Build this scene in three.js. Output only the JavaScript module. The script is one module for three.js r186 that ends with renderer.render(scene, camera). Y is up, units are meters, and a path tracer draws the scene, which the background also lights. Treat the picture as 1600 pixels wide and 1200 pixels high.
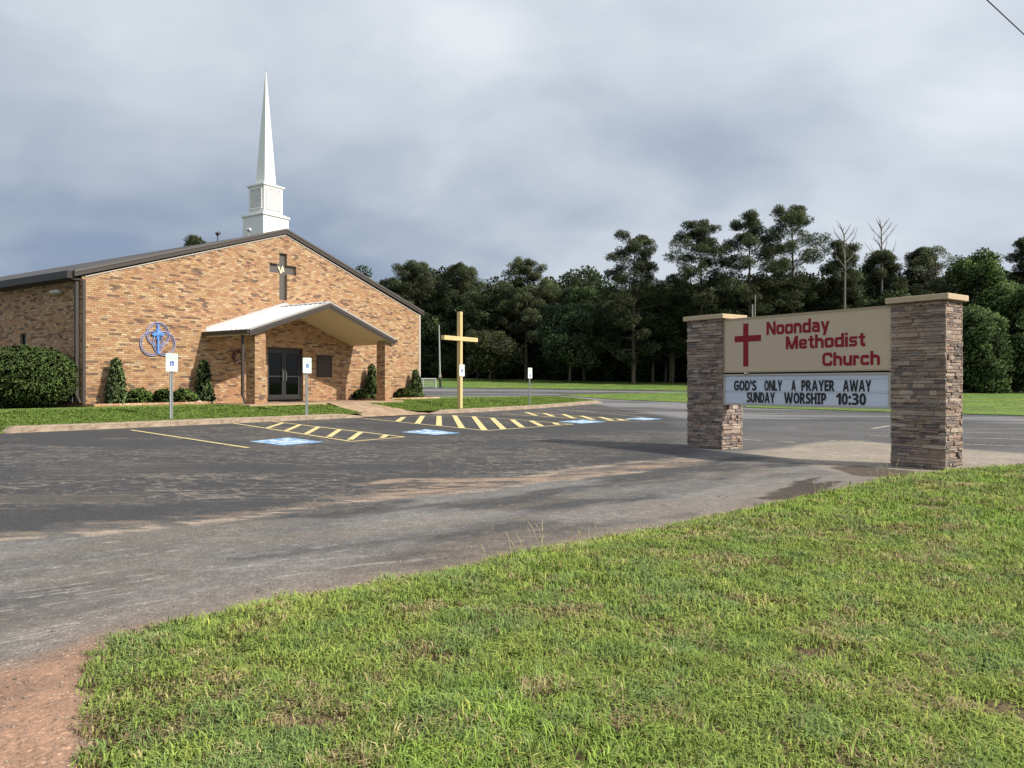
import * as THREE from 'three';
import { mergeGeometries } from 'three/addons/utils/BufferGeometryUtils.js';
import { RoundedBoxGeometry } from 'three/addons/geometries/RoundedBoxGeometry.js';
import { FontLoader } from 'three/addons/loaders/FontLoader.js';

// ------------------------------------------------------------------ camera, sky, sun, exposure
const scene = new THREE.Scene();
const EYE = 1.4;
const camera = new THREE.PerspectiveCamera(53.13, 4 / 3, 0.1, 3000);
camera.position.set(0, EYE, 0);
camera.lookAt(0, EYE, -10);
const renderer = new THREE.WebGLRenderer({ antialias: true });
renderer.toneMapping = THREE.LinearToneMapping;
renderer.toneMappingExposure = 1.0;
renderer.shadowMap.enabled = true;

const SUN_EL = 38 * Math.PI / 180;
const SUN = new THREE.Vector3(0.930 * Math.cos(SUN_EL), Math.sin(SUN_EL), 0.368 * Math.cos(SUN_EL));
const sun = new THREE.DirectionalLight(new THREE.Color(1, 0.92, 0.8), 5.0);
sun.position.copy(SUN).multiplyScalar(120).add(new THREE.Vector3(0, 0, -40));
sun.target.position.set(0, 0, -40);
sun.castShadow = true;
sun.shadow.radius = 1.6;
sun.shadow.mapSize.set(4096, 4096);
Object.assign(sun.shadow.camera, { left: -90, right: 90, top: 90, bottom: -90, near: 1, far: 320 });
scene.add(sun, sun.target);

// ------------------------------------------------------------------ random numbers and noise
function rng(seed) { let s = seed >>> 0; return () => { s = (s + 0x6d2b79f5) | 0; let t = Math.imul(s ^ (s >>> 15), 1 | s); t = (t + Math.imul(t ^ (t >>> 7), 61 | t)) ^ t; return ((t ^ (t >>> 14)) >>> 0) / 4294967296; }; }
const HT = new Float32Array(65536); { const r = rng(77); for (let i = 0; i < 65536; i++) HT[i] = r(); }
const hsh = (i, j) => HT[((i * 157 + j * 7919) ^ ((i >> 8) * 31 + (j >> 7) * 131)) & 65535];
function vn(x, y) {
  const i = Math.floor(x), j = Math.floor(y); let a = x - i, b = y - j; a = a * a * (3 - 2 * a); b = b * b * (3 - 2 * b);
  const p = hsh(i, j), q = hsh(i + 1, j), r = hsh(i, j + 1), s = hsh(i + 1, j + 1);
  return p + (q - p) * a + (r - p) * b + (p - q - r + s) * a * b;
}
function fbm(x, y, n = 4) { let s = 0, a = 0.5, t = 0; for (let k = 0; k < n; k++) { s += a * vn(x, y); t += a; a *= 0.5; const X = x * 1.62 - y * 1.18 + 17.3; y = x * 1.18 + y * 1.62 + 5.1; x = X; } return s / t; }
const ss = (a, b, x) => { x = Math.min(1, Math.max(0, (x - a) / (b - a))); return x * x * (3 - 2 * x); };
const lerp = (a, b, t) => a + (b - a) * t;
const toS = (c) => (c <= 0.0031308 ? 12.92 * c : 1.055 * Math.pow(c, 1 / 2.4) - 0.055);
const toL = (v) => (v <= 0.04045 ? v / 12.92 : Math.pow((v + 0.055) / 1.055, 2.4));
const S8 = new Uint8Array(4097); for (let i = 0; i <= 4096; i++) S8[i] = Math.round(255 * toS(i / 4096));
const s8 = (c) => S8[Math.max(0, Math.min(4096, Math.round(c * 4096)))];

// ------------------------------------------------------------------ the sky, as air and clouds by direction
{
  const W = 2048, H = 1024, data = new Float32Array(W * H * 4), D = 180 / Math.PI;
  const g = (az, el, a, e, sa, se) => Math.exp(-(((az - a) / sa) ** 2) - (((el - e) / se) ** 2));
  const dk = [131, 150, 177].map((v) => toL(v / 255)), lt = [216, 223, 231].map((v) => toL(v / 255));
  for (let r = 0; r < H; r++) {
    const el = ((r + 0.5) / H - 0.5) * Math.PI, y = Math.sin(el), c = Math.cos(el);
    for (let k = 0; k < W; k++) {
      const rd = ((k + 0.5) / W - 0.5) * 2 * Math.PI, x = Math.cos(rd) * c, z = Math.sin(rd) * c;
      const az = Math.atan2(x, -z) * D, e = el * D, q = 1 / (Math.max(y, 0) + 0.32), px = x * q * 2.1, pz = z * q * 2.1;
      const wx = fbm(px * 1.3 + 9, pz * 1.3 + 4, 3) - 0.5, wz = fbm(px * 1.3 + 31, pz * 1.3 + 17, 3) - 0.5;
      const big = fbm(px * 0.9 + wx * 0.7 + 3, pz * 0.9 + wz * 0.7 + 8, 4), fine = fbm(px * 3.1 + wx * 1.2 + 50, pz * 3.1 + pz * 0.6 + wz * 1.2 + 21, 5);
      let m = 0.6 + (big - 0.5) * 0.72 + (fine - 0.5) * 0.42;
      m += 0.2 * ss(-35, 30, az) * (1 - ss(60, 150, Math.abs(az))) + 0.16 * ss(8, 26, e) - 0.1;
      m -= 0.34 * g(az, e, -22, 10, 17, 8) + 0.24 * g(az, e, 14, 17, 8, 3.5) + 0.1 * g(az, e, 4, 12, 6, 3);
      m += 0.36 * g(az, e, -4, 24, 6, 3.5) + 0.2 * g(az, e, 8, 9, 10, 3.5) + 0.3 * g(az, e, 32, 17, 8, 4) + 0.2 * g(az, e, 24, 9, 8, 3) + 0.12 * g(az, e, -32, 24, 9, 5);
      m = Math.min(1.15, Math.max(0.02, m));
      const sd = x * SUN.x + y * SUN.y + z * SUN.z, glow = Math.exp((sd - 1) * 7), warm = Math.exp((sd - 1) * 2.2);
      const o = (r * W + k) * 4, gr = y < 0 ? 0.5 : 1;
      for (let i = 0; i < 3; i++) data[o + i] = gr * (lerp(dk[i], lt[i], m) * (1 + 0.35 * warm) + glow * [1.0, 0.92, 0.8][i] * (0.5 + 0.7 * big));
      data[o + 3] = 1;
    }
  }
  const t = new THREE.DataTexture(data, W, H, THREE.RGBAFormat, THREE.FloatType);
  t.mapping = THREE.EquirectangularReflectionMapping; t.magFilter = t.minFilter = THREE.LinearFilter; t.needsUpdate = true;
  scene.background = t; scene.environment = t;
}

// ------------------------------------------------------------------ naming, grouping, materials
const used = {};
function numbered(n) { const k = used[n] = (used[n] ?? -1) + 1; return k ? n + '_' + String(k).padStart(3, '0') : n; }
function tag(o, label, category, group) { o.userData.label = label; o.userData.category = category; if (group) o.userData.group = group; return o; }
function thing(name, label, category, pos = [0, 0, 0], turn = 0, group) {
  const o = new THREE.Group(); o.name = numbered(name); o.position.set(...pos); o.rotation.y = turn; scene.add(o); return tag(o, label, category, group);
}
function struct(name, o) { o.name = numbered(name); o.userData.kind = 'structure'; scene.add(o); return o; }
function mesh(name, g, m, parent) {
  if (Array.isArray(g)) g = g.length === 1 ? g[0] : mergeGeometries(g.map((q) => { const c = q.index ? q.toNonIndexed() : q; for (const k of Object.keys(c.attributes)) if (!['position', 'normal', 'uv'].includes(k)) c.deleteAttribute(k); return c; }));
  const o = new THREE.Mesh(g, m); o.name = name; o.castShadow = o.receiveShadow = true; if (parent) parent.add(o); return o;
}
const lin = (r, g, b) => new THREE.Color().setRGB(r, g, b);
const std = (c, rough = 0.8, more = {}) => new THREE.MeshStandardMaterial({ color: Array.isArray(c) ? lin(...c) : c, roughness: rough, ...more });
function tex(w, h, fn, { repeat = [1, 1], srgb = true } = {}) {          // fn(u, v, out) in linear values
  const d = new Uint8Array(w * h * 4), o = [0, 0, 0];
  for (let j = 0; j < h; j++) for (let i = 0; i < w; i++) {
    fn((i + 0.5) / w, (j + 0.5) / h, o); const k = (j * w + i) * 4;
    for (let c = 0; c < 3; c++) d[k + c] = srgb ? s8(o[c]) : Math.max(0, Math.min(255, Math.round(o[c] * 255)));
    d[k + 3] = 255;
  }
  const t = new THREE.DataTexture(d, w, h); t.wrapS = t.wrapT = THREE.RepeatWrapping; t.magFilter = THREE.LinearFilter; t.minFilter = THREE.LinearMipmapLinearFilter; t.generateMipmaps = true;
  if (srgb) t.colorSpace = THREE.SRGBColorSpace; t.repeat.set(...repeat); t.needsUpdate = true; return t;
}
const wrapN = (u, v, p, n = 4) => {                                       // noise that tiles over the unit square
  let s = 0, a = 0.5, t = 0;
  for (let k = 0; k < n; k++) {
    const x = u * p, y = v * p, i = Math.floor(x), j = Math.floor(y); let f = x - i, g = y - j; f = f * f * (3 - 2 * f); g = g * g * (3 - 2 * g);
    const A = hsh(i % p + k * 300, j % p), B = hsh((i + 1) % p + k * 300, j % p), C = hsh(i % p + k * 300, (j + 1) % p), E = hsh((i + 1) % p + k * 300, (j + 1) % p);
    s += a * (A + (B - A) * f + (C - A) * g + (A - B - C + E) * f * g); t += a; a *= 0.55; p *= 2;
  } return s / t;
};
const grey = (o, v) => { o[0] = o[1] = o[2] = v; };
const M4 = (x, y, z, sx = 1, sy = 1, sz = 1, rx = 0, ry = 0, rz = 0) => new THREE.Matrix4().compose(new THREE.Vector3(x, y, z), new THREE.Quaternion().setFromEuler(new THREE.Euler(rx, ry, rz, 'YXZ')), new THREE.Vector3(sx, sy, sz));
const box = (x0, x1, y0, y1, z0, z1, r = 0) => { const w = x1 - x0, h = y1 - y0, d = z1 - z0; const g = r ? new RoundedBoxGeometry(w, h, d, 2, r) : new THREE.BoxGeometry(w, h, d); return g.translate((x0 + x1) / 2, (y0 + y1) / 2, (z0 + z1) / 2); };
function bar(a, b, r0, r1 = r0, n = 8) { const A = new THREE.Vector3(...a), B = new THREE.Vector3(...b), L = A.distanceTo(B), g = new THREE.CylinderGeometry(r1, r0, L, n, 1).translate(0, L / 2, 0); g.applyQuaternion(new THREE.Quaternion().setFromUnitVectors(new THREE.Vector3(0, 1, 0), B.sub(A).normalize())); return g.translate(...a); }

// ------------------------------------------------------------------ lie of the land: x to the right, d away from the camera
const P = (x, y, d) => [x, y, -d];
const rise = (d) => { const t = Math.min(d, 100) - 42; return 0.04 * (Math.sqrt(t * t + 36) + t) / 2; };
const land = (x, d) => -0.01 * Math.max(-40, Math.min(50, x)) + rise(d) - 0.02;
function gp(px, py) {                                                     // where a line of sight meets the land
  const t = (px - 800) / 1200, k = (py - 600) / 1200; let a = 1, b = 140;
  const f = (d) => EYE - k * d - land(t * d, d);
  for (let d = 1; d < 140; d += 0.5) if (f(d) < 0) { b = d; a = d - 0.5; break; }
  for (let i = 0; i < 30; i++) { const m = (a + b) / 2; if (f(m) > 0) a = m; else b = m; }
  return [t * a, a];
}
const gpts = (l) => l.map(([x, y]) => gp(x, y));
function sdPoly(pts) {                                                    // signed distance, negative inside
  const n = pts.length; let bx0 = 1e9, bx1 = -1e9, by0 = 1e9, by1 = -1e9;
  for (const [x, y] of pts) { bx0 = Math.min(bx0, x); bx1 = Math.max(bx1, x); by0 = Math.min(by0, y); by1 = Math.max(by1, y); }
  return (x, y) => {
    const ox = Math.max(bx0 - x, x - bx1, 0), oy = Math.max(by0 - y, y - by1, 0); if (ox + oy > 3) return ox + oy;
    let d = 1e9, inside = false;
    for (let i = 0, j = n - 1; i < n; j = i++) {
      const ex = pts[j][0] - pts[i][0], ey = pts[j][1] - pts[i][1], wx = x - pts[i][0], wy = y - pts[i][1], t = Math.max(0, Math.min(1, (wx * ex + wy * ey) / (ex * ex + ey * ey + 1e-9)));
      const a = wx - ex * t, b = wy - ey * t; d = Math.min(d, a * a + b * b);
      if ((pts[i][1] > y) !== (pts[j][1] > y) && x < (ex * (y - pts[i][1])) / ey + pts[i][0]) inside = !inside;
    }
    return inside ? -Math.sqrt(d) : Math.sqrt(d);
  };
}
function sheet(x0, x1, d0, d1, nx, nd, hf, warp = (v) => v) {
  const pos = [], uv = [], idx = [];
  for (let j = 0; j <= nd; j++) for (let i = 0; i <= nx; i++) { const x = lerp(x0, x1, i / nx), v = warp(j / nd), d = lerp(d0, d1, v); pos.push(x, hf(x, d), -d); uv.push(i / nx, v); }
  for (let j = 0; j < nd; j++) for (let i = 0; i < nx; i++) { const a = j * (nx + 1) + i, b = a + 1, c = a + nx + 1, e = c + 1; idx.push(a, b, e, a, e, c); }
  const g = new THREE.BufferGeometry(); g.setAttribute('position', new THREE.Float32BufferAttribute(pos, 3)); g.setAttribute('uv', new THREE.Float32BufferAttribute(uv, 2)); g.setIndex(idx); g.computeVertexNormals(); return g;
}
function resample(pts, n) {
  const L = [0]; for (let i = 1; i < pts.length; i++) L.push(L[i - 1] + Math.hypot(pts[i][0] - pts[i - 1][0], pts[i][1] - pts[i - 1][1]));
  const out = []; let k = 0;
  for (let i = 0; i <= n; i++) { const s = L[L.length - 1] * i / n; while (k < L.length - 2 && L[k + 1] < s) k++; const t = (s - L[k]) / (L[k + 1] - L[k] || 1); out.push([lerp(pts[k][0], pts[k + 1][0], t), lerp(pts[k][1], pts[k + 1][1], t)]); }
  return out;
}
function strip(A, B, n, m, hf, { warp = (v) => v, color } = {}) {         // ruled sheet between two lines, uv in metres
  const a = resample(A, n), b = resample(B, n), pos = [], uv = [], col = [], idx = [], o = [1, 1, 1];
  for (let i = 0; i <= n; i++) for (let j = 0; j <= m; j++) {
    const v = warp(j / m), x = lerp(a[i][0], b[i][0], v), d = lerp(a[i][1], b[i][1], v); pos.push(x, hf(x, d, v), -d); uv.push(x, d);
    if (color) { color(x, d, v, o); col.push(...o); }
  }
  for (let i = 0; i < n; i++) for (let j = 0; j < m; j++) { const p = i * (m + 1) + j, q = p + m + 1; idx.push(p, p + 1, q + 1, p, q + 1, q); }
  const g = new THREE.BufferGeometry(); g.setAttribute('position', new THREE.Float32BufferAttribute(pos, 3)); g.setAttribute('uv', new THREE.Float32BufferAttribute(uv, 2)); if (color) g.setAttribute('color', new THREE.Float32BufferAttribute(col, 3));
  g.setIndex(idx); g.computeVertexNormals();
  const ny = g.attributes.normal; let s = 0; for (let i = 0; i < ny.count; i++) s += ny.getY(i);
  if (s < 0) { for (let i = 0; i < idx.length; i += 3) { const t = idx[i]; idx[i] = idx[i + 1]; idx[i + 1] = t; } g.setIndex(idx); g.computeVertexNormals(); }
  return g;
}

// the church front: u along the front from its left corner, off = out from the front
const CX = -15.18, CD = 27.1, FU = [0.5506, 0.8348], FN = [0.8348, -0.5506], TURN = Math.atan2(0.8348, 0.5506);
const fp = (u, off) => [CX + FU[0] * u + FN[0] * off, CD + FU[1] * u + FN[1] * off];
const toF = (x, d) => [(x - CX) * FU[0] + (d - CD) * FU[1], (x - CX) * FN[0] + (d - CD) * FN[1]];

// ------------------------------------------------------------------ ground far and wide
const grassTile = tex(1024, 1024, (u, v, o) => {
  const a = wrapN(u, v, 8, 4), b = wrapN(u, v, 64, 4), c = wrapN(u + 0.3, v, 24, 3), t = 0.55 + 0.9 * (b - 0.5) * 1.6 + 0.5 * (a - 0.5);
  const y = ss(0.5, 0.75, c) * 0.5; o[0] = lerp(0.15, 0.21, y) * t * 1.4; o[1] = lerp(0.235, 0.245, y) * t * 1.4; o[2] = lerp(0.032, 0.05, y) * t * 1.4;
});
const grassBump = tex(512, 512, (u, v, o) => grey(o, wrapN(u, v, 64, 3)), { srgb: false });
const grassMat = (s, tint = [1, 1, 1], vc = false) => { const m = std(tint, 0.95, { vertexColors: vc }); m.map = grassTile.clone(); m.map.repeat.set(1 / s, 1 / s); m.bumpMap = grassBump.clone(); m.bumpMap.repeat.set(1 / 2.1, 1 / 2.1); m.bumpScale = 0.05; return m; };
{
  const far = (v) => { const t = v * 2 - 1; return 0.5 + 0.5 * Math.sign(t) * Math.pow(Math.abs(t), 2.2); };
  const g = sheet(-900, 900, -900, 1500, 80, 80, (x, d) => land(x, d) - 0.22, far);
  const p = g.attributes.position, u = g.attributes.uv; for (let i = 0; i < p.count; i++) u.setXY(i, p.getX(i), -p.getZ(i));
  struct('ground', mesh('ground', g, grassMat(6, [0.8, 0.9, 0.8])));
}

// ------------------------------------------------------------------ the asphalt lot
const LAWN_EDGE = [[-0.9, -8], [-1.1, 0], ...gpts([[148, 1200], [146, 1110], [150, 1050], [162, 1020], [190, 996], [300, 973], [420, 944], [560, 919], [700, 893], [830, 864], [1000, 833], [1150, 804], [1300, 769], [1420, 745], [1500, 736], [1600, 729], [1750, 712]]), [26, 20.5], [60, 30]];
const lawnPoly = sdPoly([...LAWN_EDGE, [60, -8]]);
const zDrive = sdPoly([[-14, 2], ...gpts([[-200, 852], [0, 838], [200, 822], [440, 798], [560, 780], [700, 768], [860, 748], [1000, 722], [1110, 706], [1200, 700], [1600, 706]]), [30, 17], [30, 2]]);
const zSand = sdPoly(gpts([[430, 800], [545, 778], [585, 752], [700, 745], [850, 742], [950, 729], [1040, 714], [1110, 712], [1140, 722], [1010, 740], [880, 752], [720, 776], [600, 786]]));
const zDirt = sdPoly([[-6, 1], ...gpts([[-400, 1110], [-150, 1068], [0, 1048], [90, 1028], [170, 1002], [300, 972], [300, 1000], [170, 1060], [170, 1300]]), [-0.8, 1]]);
const zConc = sdPoly(gpts([[1165, 708], [1285, 690], [1340, 689], [1600, 709], [1750, 724], [1750, 760], [1500, 745], [1420, 752], [1330, 742], [1245, 722]]));
const zWet1 = sdPoly(gpts([[1190, 778], [1235, 757], [1290, 741], [1262, 757], [1315, 751], [1285, 772], [1215, 781]]));
const zWet2 = sdPoly(gpts([[1295, 731], [1340, 727], [1440, 737], [1405, 748], [1330, 743]]));
const zFresh = sdPoly([[-40, 12], ...gpts([[-300, 700], [-10, 676]]), fp(-4, 5.9), fp(13, 5.9), fp(28, 5.9), ...gpts([[1060, 652], [1072, 690], [1110, 712], [900, 760], [440, 830], [0, 860]])]);
const EDGE_LINE = sdPoly([...LAWN_EDGE, [60, -8]]);
const seams = [gpts([[300, 923], [420, 905], [560, 885], [720, 868]]), gpts([[90, 921], [200, 908], [330, 890]]), gpts([[330, 892], [480, 878], [600, 866]]), gpts([[640, 764], [780, 744], [900, 731]]), gpts([[500, 712], [640, 700], [760, 690]])];
const tans = [[[570, 757], [640, 750], [700, 752], [800, 747], [870, 738], [960, 725], [1060, 716]], [[545, 783], [620, 777], [700, 772], [780, 761], [880, 749], [1000, 736]], [[-100, 850], [0, 842], [140, 832], [260, 822], [400, 806], [470, 797]]].map(gpts);
const lineD = (l) => (x, y) => { let b = 1e9; for (let i = 1; i < l.length; i++) { const ex = l[i][0] - l[i - 1][0], ey = l[i][1] - l[i - 1][1], wx = x - l[i - 1][0], wy = y - l[i - 1][1], t = Math.max(0, Math.min(1, (wx * ex + wy * ey) / (ex * ex + ey * ey))); b = Math.min(b, Math.hypot(wx - ex * t, wy - ey * t)); } return b; };
const tanD = tans.map(lineD);
const seamD = seams.map(lineD);
const col3 = [[0.042, 0.041, 0.043], [0.125, 0.119, 0.113], [0.28, 0.2, 0.145], [0.32, 0.188, 0.122], [0.31, 0.262, 0.21]];
function lotColor(x, d, o, grain) {
  const big = fbm(x * 0.35 + 3, d * 0.35 + 9, 3), mid = fbm(x * 1.7 + 40, d * 1.7, 3), fine = fbm(x * 9 + 7, d * 9 + 3, 3), g = grain ? vn(x * 130, d * 130) * 0.6 + vn(x * 47 + 9, d * 47) * 0.4 : 0.5;
  const rag = (mid - 0.5) * 0.9 + (fine - 0.5) * 0.5 + (big - 0.5) * 0.8;
  const mix = (c, t) => { for (let i = 0; i < 3; i++) o[i] = lerp(o[i], c[i], t); };
  // aged asphalt, then fresh sealcoat, then the worn drive
  const age = 0.088 + 0.035 * (big - 0.5) * 2 + 0.03 * (mid - 0.5); o[0] = age * 1.02; o[1] = age; o[2] = age * 1.0;
  if (d > 30) { const st = fbm(x * 0.12 + 2, d * 0.55 + 7, 3); mix([0.2, 0.195, 0.195], ss(0.46, 0.64, st) * 0.9); mix([0.045, 0.045, 0.05], ss(0.55, 0.75, fbm(x * 0.1 + 60, d * 0.5, 3)) * 0.8); }
  const fr = zFresh(x, d); let seal = 1 - ss(-0.6, 0.5, fr + rag * 0.6); mix(col3[0], seal * 0.95);
  const dr = zDrive(x, d), drive = 1 - ss(-0.5, 0.4, dr + rag * 0.9);
  if (drive > 0) {
    mix(col3[1], drive);
    const al = x * 0.75 + d * 0.66, ac = -x * 0.66 + d * 0.75;            // along and across the way cars turn in
    const patch = fbm(al * 0.32 + 21, ac * 0.75 + 5, 4); mix([0.046, 0.045, 0.046], drive * ss(0.43, 0.55, patch + 0.09 * ss(2.5, 6, x)  * -1) * 0.88);
    const pale = fbm(al * 0.45 + 71, ac * 0.9 + 45, 4), corner = ss(-1.2, -4.5, x) * ss(8.5, 4.5, d); mix([0.225, 0.212, 0.2], drive * Math.max(ss(0.5, 0.68, pale) * 0.6, corner * ss(0.28, 0.55, pale) * 0.95));
    const sc = vn(al * 2.2, ac * 34) * 0.5 + vn(al * 5 + 30, ac * 70) * 0.5; mix([0.34, 0.32, 0.30], drive * ss(0.6, 0.8, sc) * (0.35 + 0.65 * corner) * ss(0.35, 0.6, fine));
    const tn = fbm(al * 0.7 + 5, ac * 3.2 + 88, 4); mix([0.21, 0.165, 0.125], drive * ss(0.52, 0.68, tn) * 0.28);
    mix([0.2, 0.16, 0.125], drive * ss(1.6, 0, Math.abs(EDGE_LINE(x, d))) * 0.4 * (0.5 + fine));
  }
  { const e = Math.abs(dr + rag * 0.5 - 0.15), st = fbm(x * 2.5 + 9, d * 5 + 4, 3); if (e < 0.5) mix([0.27, 0.2, 0.145], ss(0.32, 0.05, e) * ss(0.4, 0.62, st) * ss(4, -1, x) * 0.5); }
  // worn scuffs in the sealcoat: stringy light brown remains
  if (seal * (1 - drive) > 0.02) {
    const wx = fbm(x * 1.1, d * 1.1 + 33, 2) * 2.2, r1 = Math.abs(fbm(x * 1.5 + wx + 11, d * 3.6 + 2, 4) - 0.5), r2 = Math.abs(fbm(x * 3.6 + 80, d * 5.5 + wx, 3) - 0.5);
    const where = ss(0.42, 0.66, fbm(x * 0.28 + 14, d * 0.4 + 1, 3) + 0.1 * ss(-2, -8, x) + 0.05 * ss(20, 14, d)), wear = Math.max(ss(0.05, 0.0, r1), 0.8 * ss(0.045, 0.0, r2)) * (0.35 + fine);
    mix([0.21, 0.178, 0.148], Math.min(1, wear) * where * seal * (1 - drive) * 0.95);
    mix([0.10, 0.085, 0.072], ss(0.5, 0.7, fbm(x * 0.6 + 5, d * 1.2 + 70, 4)) * where * seal * 0.55);
  }
  for (const f of seamD) { const s = f(x + (fine - 0.5) * 0.05, d + (mid - 0.5) * 0.16); if (s < 0.2) mix([0.24, 0.22, 0.2], ss(0.045, 0.008, s) * ss(0.3, 0.6, fine) * 0.8); }
  if (d < 18 && d > 5 && x < 6) for (const f of tanD) { const t = f(x + (fine - 0.5) * 0.25, d + (mid - 0.5) * 0.5 + (fine - 0.5) * 0.12); if (t < 0.5) mix([0.33, 0.26, 0.2], ss(0.22, 0.02, t) * ss(0.36, 0.6, fbm(x * 4 + 2, d * 11, 3)) * 0.95); }
  const sn = zSand(x, d) + 0.22 + rag * 0.6; if (sn < 0.4) { const st = 0.55 * fbm(x * 1.2 + d * 0.4, d * 4.5 - x * 1.1, 3) + 0.45 * fbm(x * 5, d * 14 - x * 3, 3); mix(col3[2], ss(0.15, -0.25, sn) * (0.08 + 0.92 * ss(0.44, 0.58, st))); }
  const strp = EDGE_LINE(x, d) + (mid - 0.5) * 0.22 + (fine - 0.5) * 0.16; if (strp < 0.6 && d < 12.5) mix([0.23, 0.165, 0.12], ss(0.4, 0.0, strp) * (0.35 + 0.45 * big + 0.3 * fine));
  const di = zDirt(x, d) + rag * 0.16; if (di < 0.5) mix(col3[3].map((c) => c * (0.8 + 0.4 * mid)), ss(0.2, -0.18, di) * (0.78 + 0.3 * fine));
  const co = zConc(x, d) + rag * 0.35; if (co < 0.5) mix(col3[4].map((c) => c * (0.72 + 0.45 * mid)), ss(0.25, -0.25, co) * (0.75 + 0.3 * big));
  const we = Math.min(zWet1(x, d), zWet2(x, d)) + rag * 0.28; if (we < 0.25) { const t = ss(0.06, -0.06, we) * 0.95; o[0] *= 1 - t * 0.72; o[1] *= 1 - t * 0.76; o[2] *= 1 - t * 0.8; }
  const k = 0.68 + 0.6 * g + (fine - 0.5) * 0.35; const chip = grain && g > 0.8 ? 1.75 : grain && g < 0.2 ? 0.6 : 1; for (let i = 0; i < 3; i++) o[i] *= k * chip;
}
const asphaltBump = tex(512, 512, (u, v, o) => grey(o, 0.6 * wrapN(u, v, 64, 3) + 0.4 * wrapN(u, v, 16, 2)), { srgb: false });
{
  const lot = new THREE.Group(); struct('parking_lot', lot);
  const part = (x0, x1, d0, d1, w, h, nx, nd) => {
    const m = std(0xffffff, 0.92); m.map = tex(w, h, (u, v, o) => lotColor(lerp(x0, x1, u), lerp(d0, d1, v), o, (x1 - x0) < 50)); m.map.wrapS = m.map.wrapT = THREE.ClampToEdgeWrapping;
    m.bumpMap = asphaltBump.clone(); m.bumpMap.repeat.set((x1 - x0) / 0.9, (d1 - d0) / 0.9); m.bumpScale = 0.012;
    mesh('asphalt', sheet(x0, x1, d0, d1, nx, nd, land), m, lot);
  };
  part(-8, 6, 1.5, 8, 2048, 1100, 28, 13);
  part(-11, 13, 8, 14, 2048, 1000, 48, 12);
  part(-24, 24, 14, 37, 2048, 1700, 48, 23);
  part(-60, 75, 37, 92, 2048, 1024, 90, 55);
  const m2 = std([0.08, 0.078, 0.076], 0.92);
  for (const [x0, x1, d0, d1] of [[-60, -8, 1.5, 8], [6, 75, 1.5, 8], [-60, -11, 8, 14], [13, 75, 8, 14], [-60, -24, 14, 37], [24, 75, 14, 37]]) mesh('asphalt', sheet(x0, x1, d0, d1, 40, 24, land), m2, lot);
}

{
  // loose grit along the worn strip, the lawn edge and the dirt
  const R = rng(17), L = [], sand = zSand; let tries = 0;
  while (L.length < 5200 && tries++ < 200000) { const x = lerp(-8, 9, R()), d = 2.4 + 13 * R() * R(), e = EDGE_LINE(x, d); if (e < 0.01) continue; const w = Math.max(sand(x, d) < 0.2 ? 0.8 : 0, e < 0.5 ? 0.55 : 0, zDirt(x, d) < 0.1 ? 0.6 : 0, zConc(x, d) < 0 ? 0.15 : 0, 0.07); if (R() > w) continue; const z = 0.0035 + 0.009 * R() * R() * R() + (R() < 0.01 ? 0.008 : 0); L.push([M4(x, land(x, d) + z * 0.3, -d, z, z * 0.7, z * (0.7 + 0.5 * R()), R() * 3, R() * 6, 0), 0.6 + R()]); }
  const im = new THREE.InstancedMesh(new THREE.IcosahedronGeometry(1, 0), std(0xffffff, 0.95), L.length); L.forEach(([m, q], i) => { im.setMatrixAt(i, m); im.setColorAt(i, lin(0.22 * q, 0.175 * q, 0.14 * q)); }); im.name = 'loose_grit'; im.userData.kind = 'stuff'; scene.getObjectByName('parking_lot').add(im);
}
// ------------------------------------------------------------------ painted markings on the lot
const yellow = std(0xffffff, 0.75), blueP = std(0xffffff, 0.7);
yellow.map = tex(256, 256, (u, v, o) => { const w = wrapN(u, v, 16, 4), t = ss(0.62, 0.74, w) * 0.75; o[0] = lerp(0.70, 0.12, t); o[1] = lerp(0.57, 0.1, t); o[2] = lerp(0.26, 0.08, t); });
const paleP = std(0xffffff, 0.75); paleP.map = tex(256, 256, (u, v, o) => { const w = wrapN(u, v, 16, 4), t = ss(0.5, 0.68, w) * 0.85; o[0] = lerp(0.55, 0.1, t); o[1] = lerp(0.5, 0.09, t); o[2] = lerp(0.36, 0.085, t); });
function line(a, b, w, lift = 0.006) {
  const L = Math.hypot(b[0] - a[0], b[1] - a[1]), n = Math.max(1, Math.ceil(L / 1.0)), nx = -(b[1] - a[1]) / L * w / 2, ny = (b[0] - a[0]) / L * w / 2;
  return strip([[a[0] - nx, a[1] - ny], [b[0] - nx, b[1] - ny]], [[a[0] + nx, a[1] + ny], [b[0] + nx, b[1] + ny]], n, 1, (x, d) => land(x, d) + lift);
}
const pl = (p, q, w, lift) => line(gp(...p), gp(...q), w, lift);
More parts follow.
